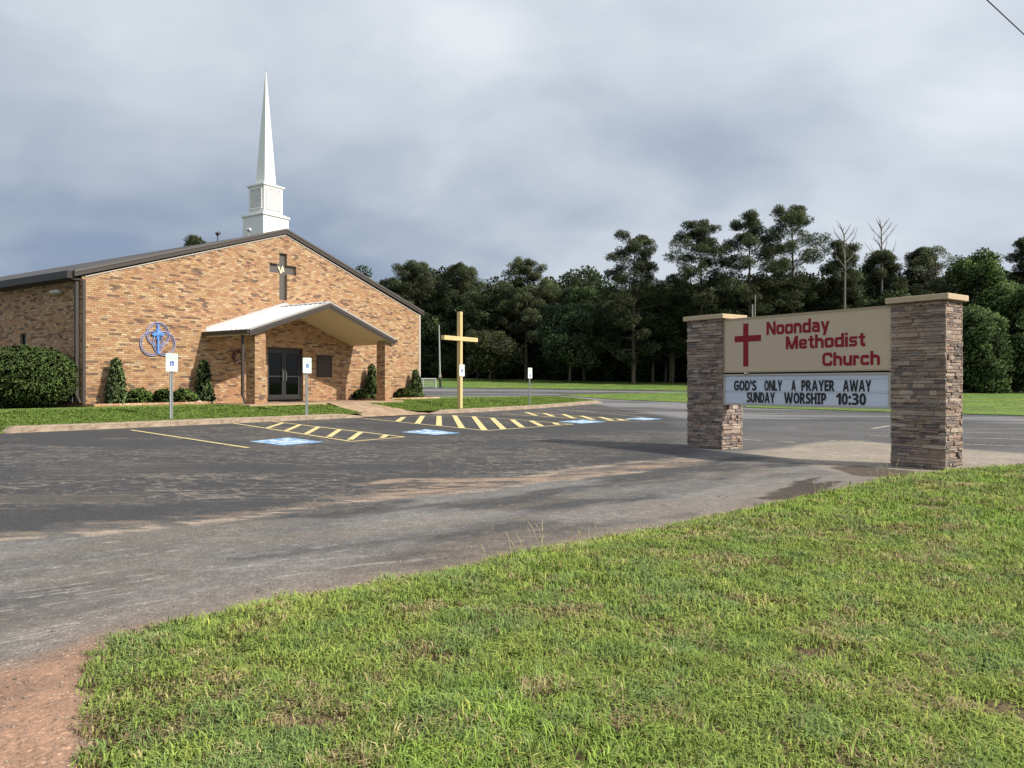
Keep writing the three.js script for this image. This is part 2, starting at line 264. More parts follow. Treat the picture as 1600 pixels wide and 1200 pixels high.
{
  const lot = scene.getObjectByName('parking_lot');
  mesh('bay_line', pl([205, 672], [388, 700], 0.1), yellow, lot);
  const aisle1 = [[[362, 661], [549, 690]], [[425, 658.5], [632, 683]], [[549, 690], [632, 683]]], bars1 = [[[417, 669.5], [442, 661]], [[446, 674], [469, 664]], [[478, 678.5], [498, 667.5]], [[514, 683], [531, 671.5]], [[547, 687.5], [564, 675.5]], [[597, 684.5], [604, 680]]];
  for (const [a, b] of aisle1) mesh('aisle_line', pl(a, b, 0.1), yellow, lot);
  for (const [a, b] of bars1) mesh('aisle_stripe', pl(a, b, 0.155, 0.011), yellow, lot);
  const aisle2 = [[[569, 654], [600, 657]], [[600, 657], [760, 673]], [[760, 673], [895, 663]], [[705, 649], [800, 655]], [[800, 655], [895, 663]]];
  const bars2 = [[[621, 659], [631, 652]], [[652, 662.5], [660.5, 650]], [[686, 665.5], [686, 650]], [[722, 669.5], [710, 649.5]], [[757, 672.5], [740, 651]], [[787, 671], [769, 653.5]], [[816, 668], [800, 656]], [[846, 666], [830, 658]], [[872, 664], [866, 661]]];
  for (const [a, b] of aisle2) mesh('aisle_line', pl(a, b, 0.1), yellow, lot);
  for (const [a, b] of bars2) mesh('aisle_stripe', pl(a, b, 0.2, 0.011), yellow, lot);
  const aisle3 = [[[785, 646.5], [960, 658]], [[820, 644.5], [985, 656]], [[960, 658], [985, 656]]], bars3 = [[[822, 644.5], [838, 649.5]], [[850, 646], [865, 651]], [[880, 647.5], [897, 654]], [[908, 650], [927, 656]], [[938, 652], [957, 657.5]], [[966, 655], [975, 657.5]]];
  for (const [a, b] of aisle3) mesh('aisle_line', pl(a, b, 0.1), yellow, lot);
  for (const [a, b] of bars3) mesh('aisle_stripe', pl(a, b, 0.22, 0.011), yellow, lot);
  for (const [a, b] of [[[870, 640], [1030, 648]], [[900, 642], [1010, 652]]]) mesh('bay_line', pl(a, b, 0.1), paleP, lot);
  for (const [a, b] of [[[1395, 682], [1700, 689]], [[1395, 674.5], [1700, 678.5]], [[1395, 668.5], [1700, 671]], [[1396, 690.5], [1700, 701]], [[1358, 680.5], [1394, 682]], [[1294, 688.5], [1358, 690]], [[1362, 670], [1392, 665]], [[1213, 690], [1243, 692]], [[1160, 687], [1190, 688.5]]]) mesh('bay_line', pl(a, b, 0.11), paleP, lot);
  // worn blue wheelchair squares
  const c = document.createElement('canvas'); c.width = c.height = 256; const k = c.getContext('2d');
  k.fillStyle = '#7ba6cf'; k.fillRect(0, 0, 256, 256); k.strokeStyle = k.fillStyle = '#dfe8ec'; k.lineWidth = 17; k.lineCap = 'round'; k.lineJoin = 'round';
  k.beginPath(); k.arc(112, 46, 17, 0, 7); k.fill(); k.beginPath(); k.moveTo(112, 70); k.lineTo(118, 136); k.lineTo(168, 136); k.lineTo(188, 196); k.lineTo(208, 190); k.stroke(); k.beginPath(); k.moveTo(116, 98); k.lineTo(158, 98); k.stroke();
  k.beginPath(); k.arc(118, 166, 50, -2.2, 1.1, true); k.stroke();
  const im = k.getImageData(0, 0, 256, 256), r = rng(5);
  for (let j = 0; j < 256; j++) for (let i = 0; i < 256; i++) { const w = fbm(i * 0.045, j * 0.045, 4), f = fbm(i * 0.3 + 50, j * 0.3, 2), t = Math.max(ss(0.46, 0.62, w) * 0.7, ss(0.58, 0.75, f) * 0.55), q = (j * 256 + i) * 4; const T = t > 0.3 && w > 0.5 ? [205, 215, 222] : [70, 70, 74]; for (let e = 0; e < 3; e++) im.data[q + e] = lerp(im.data[q + e], T[e], t); }
  k.putImageData(im, 0, 0); const ct = new THREE.CanvasTexture(c); ct.colorSpace = THREE.SRGBColorSpace; ct.magFilter = THREE.LinearFilter; blueP.map = ct;
  for (const q of [[[389, 690], [442, 696.5], [507, 691], [452, 684]], [[627, 675.5], [682, 680], [720, 677], [667, 671]], [[872, 659], [908, 662], [948, 659.5], [912, 656]], [[975, 654.5], [1008, 656.8], [1037, 655], [1003, 652.6]]]) {
    const w = gpts(q), pos = [], uv = [], idx = [];
    w.forEach(([x, d], i) => { pos.push(x, land(x, d) + 0.007, -d); uv.push(...[[0, 1], [0, 0], [1, 0], [1, 1]][i]); }); idx.push(0, 1, 2, 0, 2, 3);
    const g = new THREE.BufferGeometry(); g.setAttribute('position', new THREE.Float32BufferAttribute(pos, 3)); g.setAttribute('uv', new THREE.Float32BufferAttribute(uv, 2)); g.setIndex(idx); g.computeVertexNormals(); mesh('wheelchair_square', g, blueP, lot);
  }
}

// ------------------------------------------------------------------ lawns and meadows
const greenVar = (x, d, v, o) => { const n = fbm(x * 0.5 + 4, d * 0.5, 3), m = fbm(x * 0.15 + 40, d * 0.3 + 8, 3); o[0] = 0.9 + 0.5 * (n - 0.5) + 0.5 * (m - 0.5); o[1] = 1 + 0.3 * (n - 0.5); o[2] = 0.95; };
const kerbY = (u) => { const [x, d] = fp(u, 5.8); return land(x, d) + 0.01 + 0.14 * ss(-4.86, -4.7, u); };
const lawnY = (u, off) => lerp(0.59, kerbY(u), ss(2.6, 5.6, off) * 0.3 + 0.7 * Math.max(0, Math.min(1, (off - 2.6) / 3.0)));
const soilTile = tex(512, 512, (u, v, o) => { const a = wrapN(u, v, 8, 5), b = wrapN(u, v, 90, 3), t = 0.5 + a * 0.5 + (b - 0.5) * 0.9; o[0] = 0.2 * t; o[1] = 0.128 * t; o[2] = 0.07 * t; });
const LAWN_H = (x, d) => { const s = -lawnPoly(x, d); return land(x, d) + 0.004 + 0.055 * ss(0, 0.5, s) + 0.03 * (fbm(x * 0.8, d * 0.8, 2) - 0.5) * ss(0, 1, s); };
{
  const m = std(0xffffff, 0.97, { vertexColors: true }); m.map = soilTile; soilTile.repeat.set(1 / 1.7, 1 / 1.7); m.bumpMap = grassBump.clone(); m.bumpMap.repeat.set(1, 1); m.bumpScale = 0.03;
  struct('front_lawn', mesh('front_lawn', strip(LAWN_EDGE, LAWN_EDGE.map(([x, d]) => [x + 36, d - 17]), 260, 90, LAWN_H, { warp: (v) => v * v, color: (x, d, v, o) => { const n = fbm(x * 1.2 + 4, d * 1.2, 3); const e = ss(0.25, 0.0, -lawnPoly(x, d)); o[0] = lerp(0.95, 1.15, e) + 0.2 * (n - 0.5); o[1] = lerp(1.02, 0.9, e) + 0.15 * (n - 0.5); o[2] = lerp(0.85, 1, e); } }), m));
  // lawn before the church, left and right of the walk
  const flawn = (A, B, n, k) => strip(A.map((q) => fp(...q)), B.map((q) => fp(...q)), n, k, (x, d) => { const [u, off] = toF(x, d); return lawnY(u, off); }, { color: greenVar });
  const gm = grassMat(3.3, [1.05, 1.05, 1], true);
  struct('church_lawn', mesh('church_lawn', flawn([[-45, 5.78], [-4.9, 5.78], [-4.72, 5.56], [8.25, 5.55]], [[-45, -8], [-20, 0.2], [8.76, 0.2]], 240, 20), gm));
  struct('church_lawn', mesh('church_lawn', flawn([[11.75, 5.55], [20, 5.55], [28.2, 5.55], [29.3, 4.6], [29.4, 3.2]], [[10.43, 0.2], [17, 0.2], [19, -4], [24, -3.2], [28.8, 1.2]], 60, 20), gm));
  const mm = grassMat(7, [1.12, 1.08, 1], true), up = (k) => (x, d) => land(x, d) + k;
  struct('meadow', mesh('meadow', strip(gpts([[380, 606.5], [560, 606.5], [690, 606], [850, 608], [1000, 610], [1070, 611.5], [1300, 611.5], [1700, 612.5], [2100, 613]]), [[-60, 120], [-30, 120], [0, 118], [30, 110], [60, 104], [95, 100]], 80, 24, up(0.035), { color: greenVar }), mm));
  struct('meadow', mesh('meadow', strip(gpts([[876, 617.3], [950, 624], [1000, 626], [1070, 629], [1165, 637], [1390, 644], [1600, 650], [1900, 660], [2600, 690]]), gpts([[876, 617], [950, 615.6], [1000, 614.4], [1070, 614], [1165, 613.6], [1390, 613.4], [1600, 613.6], [1900, 614], [2600, 618]]), 80, 16, up(0.03), { color: greenVar }), mm));
}
const concTex = tex(512, 512, (u, v, o) => { const a = wrapN(u, v, 6, 5), b = wrapN(u, v, 70, 3), t = 0.75 + 0.35 * (a - 0.5) * 2 + 0.4 * (b - 0.5), s = ss(0.55, 0.75, wrapN(u + 0.4, v, 9, 4)); o[0] = lerp(0.42, 0.33, s) * t; o[1] = lerp(0.33, 0.22, s) * t; o[2] = lerp(0.24, 0.14, s) * t; });
const concrete = std(0xffffff, 0.92); concrete.map = concTex; concrete.bumpMap = asphaltBump; concrete.bumpScale = 0.006;
{
  // kerbs with a sloped end, the walk, the slab under the porch
  const kerb = (u0, u1, taper0, taper1) => {
    const n = 60, pos = [], uv = [], idx = [], prof = [[5.42, 1, 0], [5.44, 1, 0.012], [5.76, 1, 0.008], [5.8, 0.82, 0], [5.83, -0.3, 0]];
    for (let i = 0; i <= n; i++) { const u = lerp(u0, u1, i / n), t = Math.min(1, (u - u0) / taper0 + 0.06, (u1 - u) / taper1 + 0.06); const wob = 0.012 * (fbm(u * 0.9, 3, 3) - 0.5); let s = 0; prof.forEach(([off, h, a], j) => { const [x, d] = fp(u, off + wob), [bx, bd] = fp(u, 5.8); if (j) s += Math.hypot(off - prof[j - 1][0], (h - prof[j - 1][1]) * 0.16); pos.push(x, land(bx, bd) + 0.165 * t * h + (h < 0 ? -0.02 : 0) + a + wob, -d); uv.push(u / 1.6, s / 1.6 + 0.2 * j); }); }
    const m = prof.length; for (let i = 0; i < n; i++) for (let j = 0; j < m - 1; j++) { const a = i * m + j, b = a + m; idx.push(a, b, b + 1, a, b + 1, a + 1); }
    const g = new THREE.BufferGeometry(); g.setAttribute('position', new THREE.Float32BufferAttribute(pos, 3)); g.setAttribute('uv', new THREE.Float32BufferAttribute(uv, 2)); g.setIndex(idx); const q = g.toNonIndexed(); q.computeVertexNormals(); return q;
  };
  struct('kerb', mesh('kerb', kerb(-4.92, 8.45, 0.1, 1.6), concrete));
  struct('kerb', mesh('kerb', kerb(12.4, 29.2, 0.9, 0.8), concrete));
  struct('edging_strip', mesh('edging_strip', line(fp(-30, 5.84), fp(-4.93, 5.84), 0.13, 0.012), concrete));
  const slabM = std([1.15, 1.05, 0.95], 0.9); slabM.map = concTex.clone(); slabM.map.repeat.set(0.5, 0.5);
  const walk = strip([[8.66, 3.05], [8.2, 5.4], [8.0, 5.95]].map((q) => fp(...q)), [[10.53, 3.05], [11.9, 5.4], [12.3, 5.95]].map((q) => fp(...q)), 14, 6, (x, d) => { const [u, off] = toF(x, d); const [bx, bd] = fp(u, 5.8); return lerp(0.6, land(bx, bd) + 0.012, ss(3.0, 5.95, off) * 0.3 + 0.7 * (off - 3.0) / 2.95) + 0.012; });
  struct('walkway', mesh('walkway', walk, slabM));
  const cg = box(4.7, 13.5, 0.25, 0.61, -0.1, 3.08, 0.02), slab = struct('porch_slab', mesh('porch_slab', cg, slabM)); slab.position.set(CX, 0, -CD); slab.rotation.y = TURN;
}
// ------------------------------------------------------------------ the church
const UNIT = new THREE.BoxGeometry(1, 1, 1), AP = 9.0, WW = 18.29, EV = 5.22, RG = 8.17;
const gableY = (u) => (u < AP ? lerp(EV, RG, u / AP) : lerp(RG, EV + 0.06, (u - AP) / (WW - AP)));
const BRICK_TONES = [[0.493, 0.305, 0.16], [0.546, 0.366, 0.204], [0.442, 0.246, 0.128], [0.493, 0.27, 0.16], [0.597, 0.435, 0.272], [0.372, 0.2, 0.108], [0.326, 0.187, 0.114], [0.216, 0.137, 0.095], [0.18, 0.116, 0.084], [0.476, 0.334, 0.214]];
const grain = tex(256, 256, (u, v, o) => { const a = 0.72 + 0.6 * (wrapN(u, v, 32, 4) - 0.5) + 0.36; grey(o, Math.min(1, a * 0.9)); });
const grainBump = tex(256, 256, (u, v, o) => grey(o, wrapN(u, v, 24, 4)), { srgb: false });
const brickMats = BRICK_TONES.map((c) => std(c.map((v) => v * 0.92), 0.9, { map: grain, bumpMap: grainBump, bumpScale: 0.004 }));
const brickAny = std(0xffffff, 0.9, { map: grain, bumpMap: grainBump, bumpScale: 0.004 });
const mortar = std(0xffffff, 0.95); mortar.map = tex(256, 256, (u, v, o) => { const t = 0.8 + 0.5 * (wrapN(u, v, 24, 4) - 0.5); o[0] = 0.40 * t; o[1] = 0.28 * t; o[2] = 0.185 * t; });
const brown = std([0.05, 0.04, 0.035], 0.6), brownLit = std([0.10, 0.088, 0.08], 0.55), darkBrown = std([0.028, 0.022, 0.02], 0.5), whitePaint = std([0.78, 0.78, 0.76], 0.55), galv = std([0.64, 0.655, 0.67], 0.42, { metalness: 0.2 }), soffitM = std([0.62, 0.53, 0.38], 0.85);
const chevron = (uL, yL, uA, yA, uR, yR, th, z0, z1) => {
  const s = new THREE.Shape(); s.moveTo(uL, yL); s.lineTo(uA, yA); s.lineTo(uR, yR); s.lineTo(uR, yR - th); s.lineTo(uA, yA - th * 1.04); s.lineTo(uL, yL - th); s.closePath();
  return new THREE.ExtrudeGeometry(s, { depth: z1 - z0, bevelEnabled: false }).translate(0, 0, z0);
};
const church = thing('church', 'long brick church with low gabled roof, white steeple and gabled entrance porch', 'church', [CX, 0, -CD], TURN);
{
  const BL = 0.215, BH = 0.064, CRS = 0.0735, all = [], R = rng(11);
  // face: origin, along, out; ok(u0,u1,v) tells how a brick may run
  function lay(x0, x1, y0, y1, place, keep) {
    let row = 0, tone = rng(Math.round(x1 * 100) + Math.round(y1 * 10));
    for (let y = y0; y + BH < y1; y += CRS, row++) {
      let x = x0 - (row % 2 ? BL / 2 : 0) - (row % 3) * 0.02; let streak = 0;
      while (x < x1) {
        let a = Math.max(x, x0), b = Math.min(x + BL, x1); x += BL + 0.011; if (b - a < 0.05) continue;
        const seg = keep ? keep(a, b, y, y + BH) : [a, b]; if (!seg || seg[1] - seg[0] < 0.05) continue; [a, b] = seg;
        const t = tone(), cl = fbm((a + b) * 0.7 + y1 * 9, y * 2.4, 2); let k;
        if (y < 1.25 && t > 0.3 + (y - 0.6) * 1.1) { k = [3, 2, 3, 0][Math.floor(tone() * 4)]; } else if (streak > 0) { k = 6 + Math.floor(t * 3); streak--; } else if (t < 0.105 + (cl - 0.5) * 0.12) { k = 6 + Math.floor(tone() * 3); if (tone() < 0.3) streak = 1; } else k = [0, 1, 2, 3, 4, 5, 0, 9, 3, 1, 2, 0][Math.floor(tone() * 12)];
        all.push({ ...place((a + b) / 2, y + BH / 2, 0.004 + R() * 0.006), w: b - a, k });
      }
    }
  }
  const crossHas = (u, y) => (u > 8.66 && u < 9.1 && y > 5.16 && y < 7.27) || (u > 8.13 && u < 9.63 && y > 6.35 && y < 6.76);
  const cut = (a, b, y0, y1) => {
    const ym = (y0 + y1) / 2; if (Math.min(gableY(a), gableY(b)) - 0.04 < y1) return null;
    const holes = []; if (ym < 3.04) holes.push([8.02, 10.04]); if (ym > 6.35 && ym < 6.76) holes.push([8.13, 9.63]); else if (ym > 5.16 && ym < 7.27) holes.push([8.66, 9.1]);
    for (const [h0, h1] of holes) { if (a >= h0 && b <= h1) return null; if (a < h0 && b > h0) b = h0; else if (a < h1 && b > h1) a = h1; }
    return [a, b];
  };
  const Y0 = 0.62;
  lay(0, WW, Y0, RG, (u, y, o) => ({ p: [u, y, o - 0.02], r: 0 }), cut);
  lay(0.02, 26, Y0, EV - 0.1, (u, y, o) => ({ p: [0.02 - o, y, -u], r: 1 }), (a, b, y0, y1) => { const ym = (y0 + y1) / 2; if (ym > 2.66 && ym < 3.34 && b > 4.0 && a < 4.5) { if (a < 4.0) return [a, 4.0]; if (b > 4.5) return [4.5, b]; return null; } return [a, b]; });
  const cols = [[5.27, 5.78], [12.66, 13.17]], cz = [2.14, 2.66], ctop = (u) => 3.52 + 0.336 * (u < AP ? u - 4.98 : 13.1 - u) - 0.3;
  for (const [a, b] of cols) {
    const f = (u0, u1) => (s, e, y0, y1) => (y1 > ctop((a + b) / 2) ? null : [s, e]);
    lay(a, b, 0.62, 4, (u, y, o) => ({ p: [u, y, cz[1] + o - 0.02], r: 0 }), f());
    lay(a, b, 0.62, 4, (u, y, o) => ({ p: [u, y, cz[0] - o + 0.02], r: 0 }), f());
    lay(cz[0] + 0.02, cz[1] - 0.02, 0.62, 4, (u, y, o) => ({ p: [a - o + 0.02, y, u], r: 1 }), f());
    lay(cz[0] + 0.02, cz[1] - 0.02, 0.62, 4, (u, y, o) => ({ p: [b + o - 0.02, y, u], r: 1 }), f());
  }
  // walls
  const s = new THREE.Shape(); s.moveTo(0, 0.3); s.lineTo(8.02, 0.3); s.lineTo(8.02, 3.04); s.lineTo(10.04, 3.04); s.lineTo(10.04, 0.3); s.lineTo(WW, 0.3); s.lineTo(WW, EV); s.lineTo(AP, RG - 0.02); s.lineTo(0, EV - 0.02); s.closePath();
  const h = new THREE.Path(); [[8.66, 5.16], [9.1, 5.16], [9.1, 6.35], [9.63, 6.35], [9.63, 6.76], [9.1, 6.76], [9.1, 7.27], [8.66, 7.27], [8.66, 6.76], [8.13, 6.76], [8.13, 6.35], [8.66, 6.35]].forEach(([x, y], i) => (i ? h.lineTo(x, y) : h.moveTo(x, y))); h.closePath(); s.holes.push(h);
  const front = mesh('front_wall', new THREE.ExtrudeGeometry(s, { depth: 0.3, bevelEnabled: false }).translate(0, 0, -0.3), mortar, church);
  const side = mesh('side_wall', [box(0.004, 0.3, 0.3, 2.66, -26, -0.301), box(0.004, 0.3, 3.34, EV - 0.06, -26, -0.301), box(0.004, 0.3, 2.66, 3.34, -26, -4.5), box(0.004, 0.3, 2.66, 3.34, -4.0, -0.301)], mortar, church);
  mesh('rear_wall', [box(0.3, WW - 0.3, 0.3, EV, -26, -25.7), box(WW - 0.3, WW - 0.004, 0.3, EV - 0.02, -26, -0.301)], mortar, church);
  mesh('floor', box(0.31, WW - 0.31, 0.3, 0.7, -25.69, -0.31), std([0.1, 0.09, 0.08], 0.9), church);
  const win = mesh('window', [box(0.06, 0.12, 2.68, 3.32, -4.48, -4.42), box(0.06, 0.12, 2.68, 3.32, -4.08, -4.02), box(0.06, 0.12, 2.661, 2.70, -4.48, -4.02), box(0.06, 0.12, 3.30, 3.339, -4.48, -4.02)], darkBrown, church);
  mesh('pane', box(0.085, 0.095, 2.70, 3.30, -4.42, -4.08), std([0.012, 0.013, 0.015], 0.06), win);
  // bricks: the nearest as parts, the others together
  const eye = new THREE.Vector3(0, EYE, 0).applyAxisAngle(new THREE.Vector3(0, 1, 0), -TURN).sub(new THREE.Vector3(CX, 0, -CD).applyAxisAngle(new THREE.Vector3(0, 1, 0), -TURN));
  for (const b of all) { const v = new THREE.Vector3(...b.p).sub(eye), L = v.length(), front_ = b.r ? (b.p[0] < 1 || b.p[0] < 5.3 || (b.p[0] > 12 && b.p[0] < 12.5)) : b.p[2] > -0.1 && !(b.p[2] > 2 && b.p[2] < 2.3); b.s = front_ ? b.w * Math.abs(b.r ? v.x : v.z) / (L * L) : 0; }
  all.sort((a, b) => b.s - a.s);
  const mat = (b) => M4(...b.p, b.w, BH, 0.05, 0, b.r ? Math.PI / 2 : 0, 0);
  all.slice(0, 300).forEach((b) => { const m = mesh('brick', UNIT, brickMats[b.k], b.p[2] > 1 ? church : front); m.applyMatrix4(mat(b)); });
  const rest = all.slice(300), im = new THREE.InstancedMesh(UNIT, brickAny, rest.length), r2 = rng(3);
  rest.forEach((b, i) => { im.setMatrixAt(i, mat(b)); const q = 0.9 + 0.2 * r2(); im.setColorAt(i, lin(...BRICK_TONES[b.k].map((x) => x * q * 0.92))); });
  im.name = 'brickwork'; im.userData.kind = 'stuff'; church.add(im);
  // recessed cross
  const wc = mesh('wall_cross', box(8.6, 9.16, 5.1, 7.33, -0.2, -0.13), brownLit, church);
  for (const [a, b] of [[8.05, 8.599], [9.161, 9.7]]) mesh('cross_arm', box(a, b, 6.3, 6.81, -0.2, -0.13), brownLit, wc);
  const lilyM = std([0.75, 0.7, 0.5], 0.7), lr = rng(8), lil = []; for (let i = 0; i < 9; i++) { const a = lr() * 6.28, q = 0.05 + lr() * 0.13; lil.push(new THREE.IcosahedronGeometry(0.035 + lr() * 0.025, 1).scale(1, 1.5, 0.6).translate(8.86 + Math.cos(a) * q, 6.54 + Math.sin(a) * q * 1.1, -0.1)); }
  mesh('cross_ornament', lil, lilyM, wc);
  // roof, rake trim, gutters
  const roof = mesh('roof', chevron(-0.3, EV + 0.1, AP, RG + 0.17, WW + 0.28, EV + 0.15, 0.16, -26.2, 0.0), std([0.06, 0.05, 0.045], 0.6), church);
  mesh('rake_trim', chevron(-0.3, EV + 0.12, AP, RG + 0.19, WW + 0.28, EV + 0.17, 0.18, 0.012, 0.1), brown, roof);
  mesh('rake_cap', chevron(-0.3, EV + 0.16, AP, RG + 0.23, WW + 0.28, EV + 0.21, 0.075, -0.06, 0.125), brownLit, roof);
  mesh('rake_flashing', chevron(0.1, EV - 0.0, AP, RG - 0.045, WW - 0.1, EV - 0.0, 0.035, 0.012, 0.035), std([0.5, 0.47, 0.43], 0.5), roof);
  mesh('gutter', [box(-0.5, -0.30, EV - 0.125, EV + 0.13, -26.2, 0.0), box(-0.30, 0.0, EV - 0.16, EV - 0.1, -26.2, -0.02)], darkBrown, church);
  mesh('downspout', [box(-0.17, -0.06, 0.95, EV - 0.16, -0.2, -0.08, 0.012), bar([-0.115, 1.0, -0.14], [-0.115, 0.72, 0.12], 0.055, 0.055, 6), box(-0.003, 0.11, 0.72, EV - 0.12, 0.013, 0.06)], brown, church);
  mesh('corner_trim', box(WW - 0.05, WW + 0.06, 0.7, EV, -0.02, 0.035), std([0.5, 0.45, 0.42], 0.5), church);
  // floodlight, meter box, conduit, roof lamps
  const fl = mesh('floodlight', [new THREE.SphereGeometry(0.1, 12, 8).scale(1.4, 0.8, 1).translate(-0.2, 4.72, -1.55), new THREE.SphereGeometry(0.1, 12, 8).scale(1.4, 0.8, 1).translate(-0.22, 4.72, -1.22), box(-0.14, -0.02, 4.66, 4.76, -1.47, -1.3)], std([0.6, 0.6, 0.6], 0.4), church);
  mesh('meter_box', [box(-0.17, -0.012, 1.75, 2.25, -0.62, -0.36, 0.02), new THREE.CylinderGeometry(0.08, 0.08, 0.1, 16).rotateZ(Math.PI / 2).translate(-0.2, 2.05, -0.49), bar([-0.1, 0.75, -0.45], [-0.1, 1.75, -0.45], 0.03)], std([0.35, 0.36, 0.37], 0.5), church);
  const lamp = (u, y, z, m) => mesh('roof_lamp', [bar([u, y - 0.25, z], [u, y, z], 0.02), new THREE.CylinderGeometry(0.075, 0.05, 0.16, 12).rotateX(1.2).translate(u, y + 0.04, z + 0.04), new THREE.SphereGeometry(0.06, 10, 8).translate(u, y + 0.06, z - 0.06)], m, church);
  lamp(5.72, 7.62, -0.3, darkBrown); lamp(7.3, 8.05, -0.35, std([0.4, 0.4, 0.4], 0.5));
  // doors
  const door = mesh('door', [box(8.021, 8.10, 0.72, 3.039, -0.2, -0.08), box(9.96, 10.039, 0.72, 3.039, -0.2, -0.08), box(8.10, 9.96, 2.95, 3.039, -0.2, -0.08), box(8.1, 9.96, 0.70, 0.74, -0.22, -0.05)], darkBrown, church);
  const glass = new THREE.MeshPhysicalMaterial({ color: lin(0.06, 0.06, 0.065), roughness: 0.04, transmission: 1, thickness: 0, ior: 1.28 });
  for (const [a, b, hx] of [[8.105, 9.02, 8.94], [9.04, 9.955, 9.12]]) {
    const leaf = mesh('door_leaf', [box(a, a + 0.1, 0.75, 2.945, -0.17, -0.12), box(b - 0.1, b, 0.75, 2.945, -0.17, -0.12), box(a + 0.1, b - 0.1, 2.8, 2.945, -0.17, -0.12), box(a + 0.1, b - 0.1, 0.75, 0.92, -0.17, -0.12), box(a + 0.1, b - 0.1, 1.72, 1.77, -0.165, -0.125)], std([0.028, 0.027, 0.027], 0.45), door);
    mesh('glass_pane', box(a + 0.1, b - 0.1, 0.92, 2.8, -0.15, -0.142), glass, leaf).name = 'glass_pane';
    leaf.remove(leaf.children[0]); mesh('glass_pane', [box(a + 0.102, b - 0.102, 0.922, 1.718, -0.15, -0.142), box(a + 0.102, b - 0.102, 1.772, 2.798, -0.15, -0.142)], glass, door);
    mesh('handle', [bar([hx, 1.55, -0.06], [hx, 1.95, -0.06], 0.016), bar([hx, 1.6, -0.12], [hx, 1.6, -0.06], 0.012), bar([hx, 1.9, -0.12], [hx, 1.9, -0.06], 0.012)], std([0.6, 0.6, 0.6], 0.3, { metalness: 1 }), door);
  }
  const nb = mesh('notice_board', [box(10.88, 11.74, 1.76, 2.74, 0.005, 0.04)], std([0.045, 0.026, 0.02], 0.5), church);
  mesh('notice_frame', [box(10.85, 10.90, 1.73, 2.77, 0.012, 0.06), box(11.72, 11.77, 1.73, 2.77, 0.012, 0.06), box(10.90, 11.72, 2.72, 2.77, 0.012, 0.06), box(10.90, 11.72, 1.73, 1.78, 0.012, 0.06)], darkBrown, nb);
  // porch
  const porch = new THREE.Group(); porch.name = 'porch'; church.add(porch);
  const uL = 4.86, uR = 13.16, eL = 3.52, rY = 4.92, z1 = 2.83;
  mesh('roof_panel', [chevron(uL, eL, AP, rY, uR, eL, 0.04, 0.02, z1 + 0.02)], galv, porch);
  const ribs = []; for (let z = 0.25; z < 2.8; z += 0.305) ribs.push(chevron(uL, eL + 0.028, AP, rY + 0.028, uR, eL + 0.028, 0.026, z, z + 0.035)); mesh('roof_rib', ribs, galv, porch);
  mesh('ridge_cap', chevron(AP - 0.22, rY - 0.03, AP, rY + 0.045, AP + 0.22, rY - 0.03, 0.014, 0.03, z1 + 0.03), galv, porch);
  mesh('flashing', chevron(uL + 0.1, eL + 0.2, AP, rY + 0.16, uR - 0.1, eL + 0.2, 0.19, 0.011, 0.019), std([0.5, 0.5, 0.5], 0.5, { metalness: 0.4 }), porch);
  mesh('soffit', chevron(uL + 0.06, eL - 0.2, AP, rY - 0.22, uR - 0.06, eL - 0.2, 0.03, 0.012, z1 - 0.03), soffitM, porch);
  mesh('rafter_box', chevron(uL + 0.03, eL - 0.05, AP, rY - 0.05, uR - 0.03, eL - 0.05, 0.15, 0.03, z1 - 0.05), soffitM, porch);
  mesh('front_fascia', [chevron(uL, eL - 0.045, AP, rY - 0.045, uR, eL - 0.045, 0.13, z1 - 0.02, z1 + 0.05), chevron(uL + 0.03, eL - 0.18, AP, rY - 0.185, uR - 0.03, eL - 0.18, 0.075, z1 - 0.02, z1 + 0.025)], brown, porch);
  mesh('fascia_cap', chevron(uL, eL + 0.03, AP, rY + 0.03, uR, eL + 0.03, 0.07, z1 + 0.022, z1 + 0.07), std([0.36, 0.34, 0.33], 0.5), porch);
  for (const [u, w] of [[uL, -1], [uR, 1]]) mesh('porch_gutter', [box(Math.min(u, u + w * 0.11), Math.max(u, u + w * 0.11), eL - 0.17, eL - 0.02, 0.03, z1 + 0.03)], darkBrown, porch);
  mesh('porch_downspout', [box(uL + 0.03, uL + 0.13, 0.95, eL - 0.17, 2.3, 2.4, 0.01), bar([uL + 0.08, 1.0, 2.35], [uL + 0.02, 0.66, 2.6], 0.052, 0.052, 6)], brown, porch);
  cols.forEach(([a, b]) => {
    const c = mesh('porch_column', box(a + 0.008, b - 0.008, 0.5, ctop((a + b) / 2) + 0.12, cz[0] + 0.008, cz[1] - 0.008), mortar, porch);
  });
  // steeple
  const st = new THREE.Group(); st.name = 'steeple'; st.position.set(AP + 0.0, 0, -1.32); church.add(st);
  const sq = (w, y0, y1, r = 0.012) => box(-w / 2, w / 2, y0, y1, -w / 2, w / 2, r);
  mesh('steeple_base', sq(1.44, 7.5, 9.0), whitePaint, st); mesh('steeple_ledge', [sq(1.54, 9.0, 9.09), sq(1.3, 9.09, 9.16)], whitePaint, st);
  mesh('belfry', sq(1.06, 9.16, 10.4), whitePaint, st); mesh('steeple_ledge', [sq(1.2, 10.4, 10.48), sq(1.1, 10.34, 10.4)], whitePaint, st);
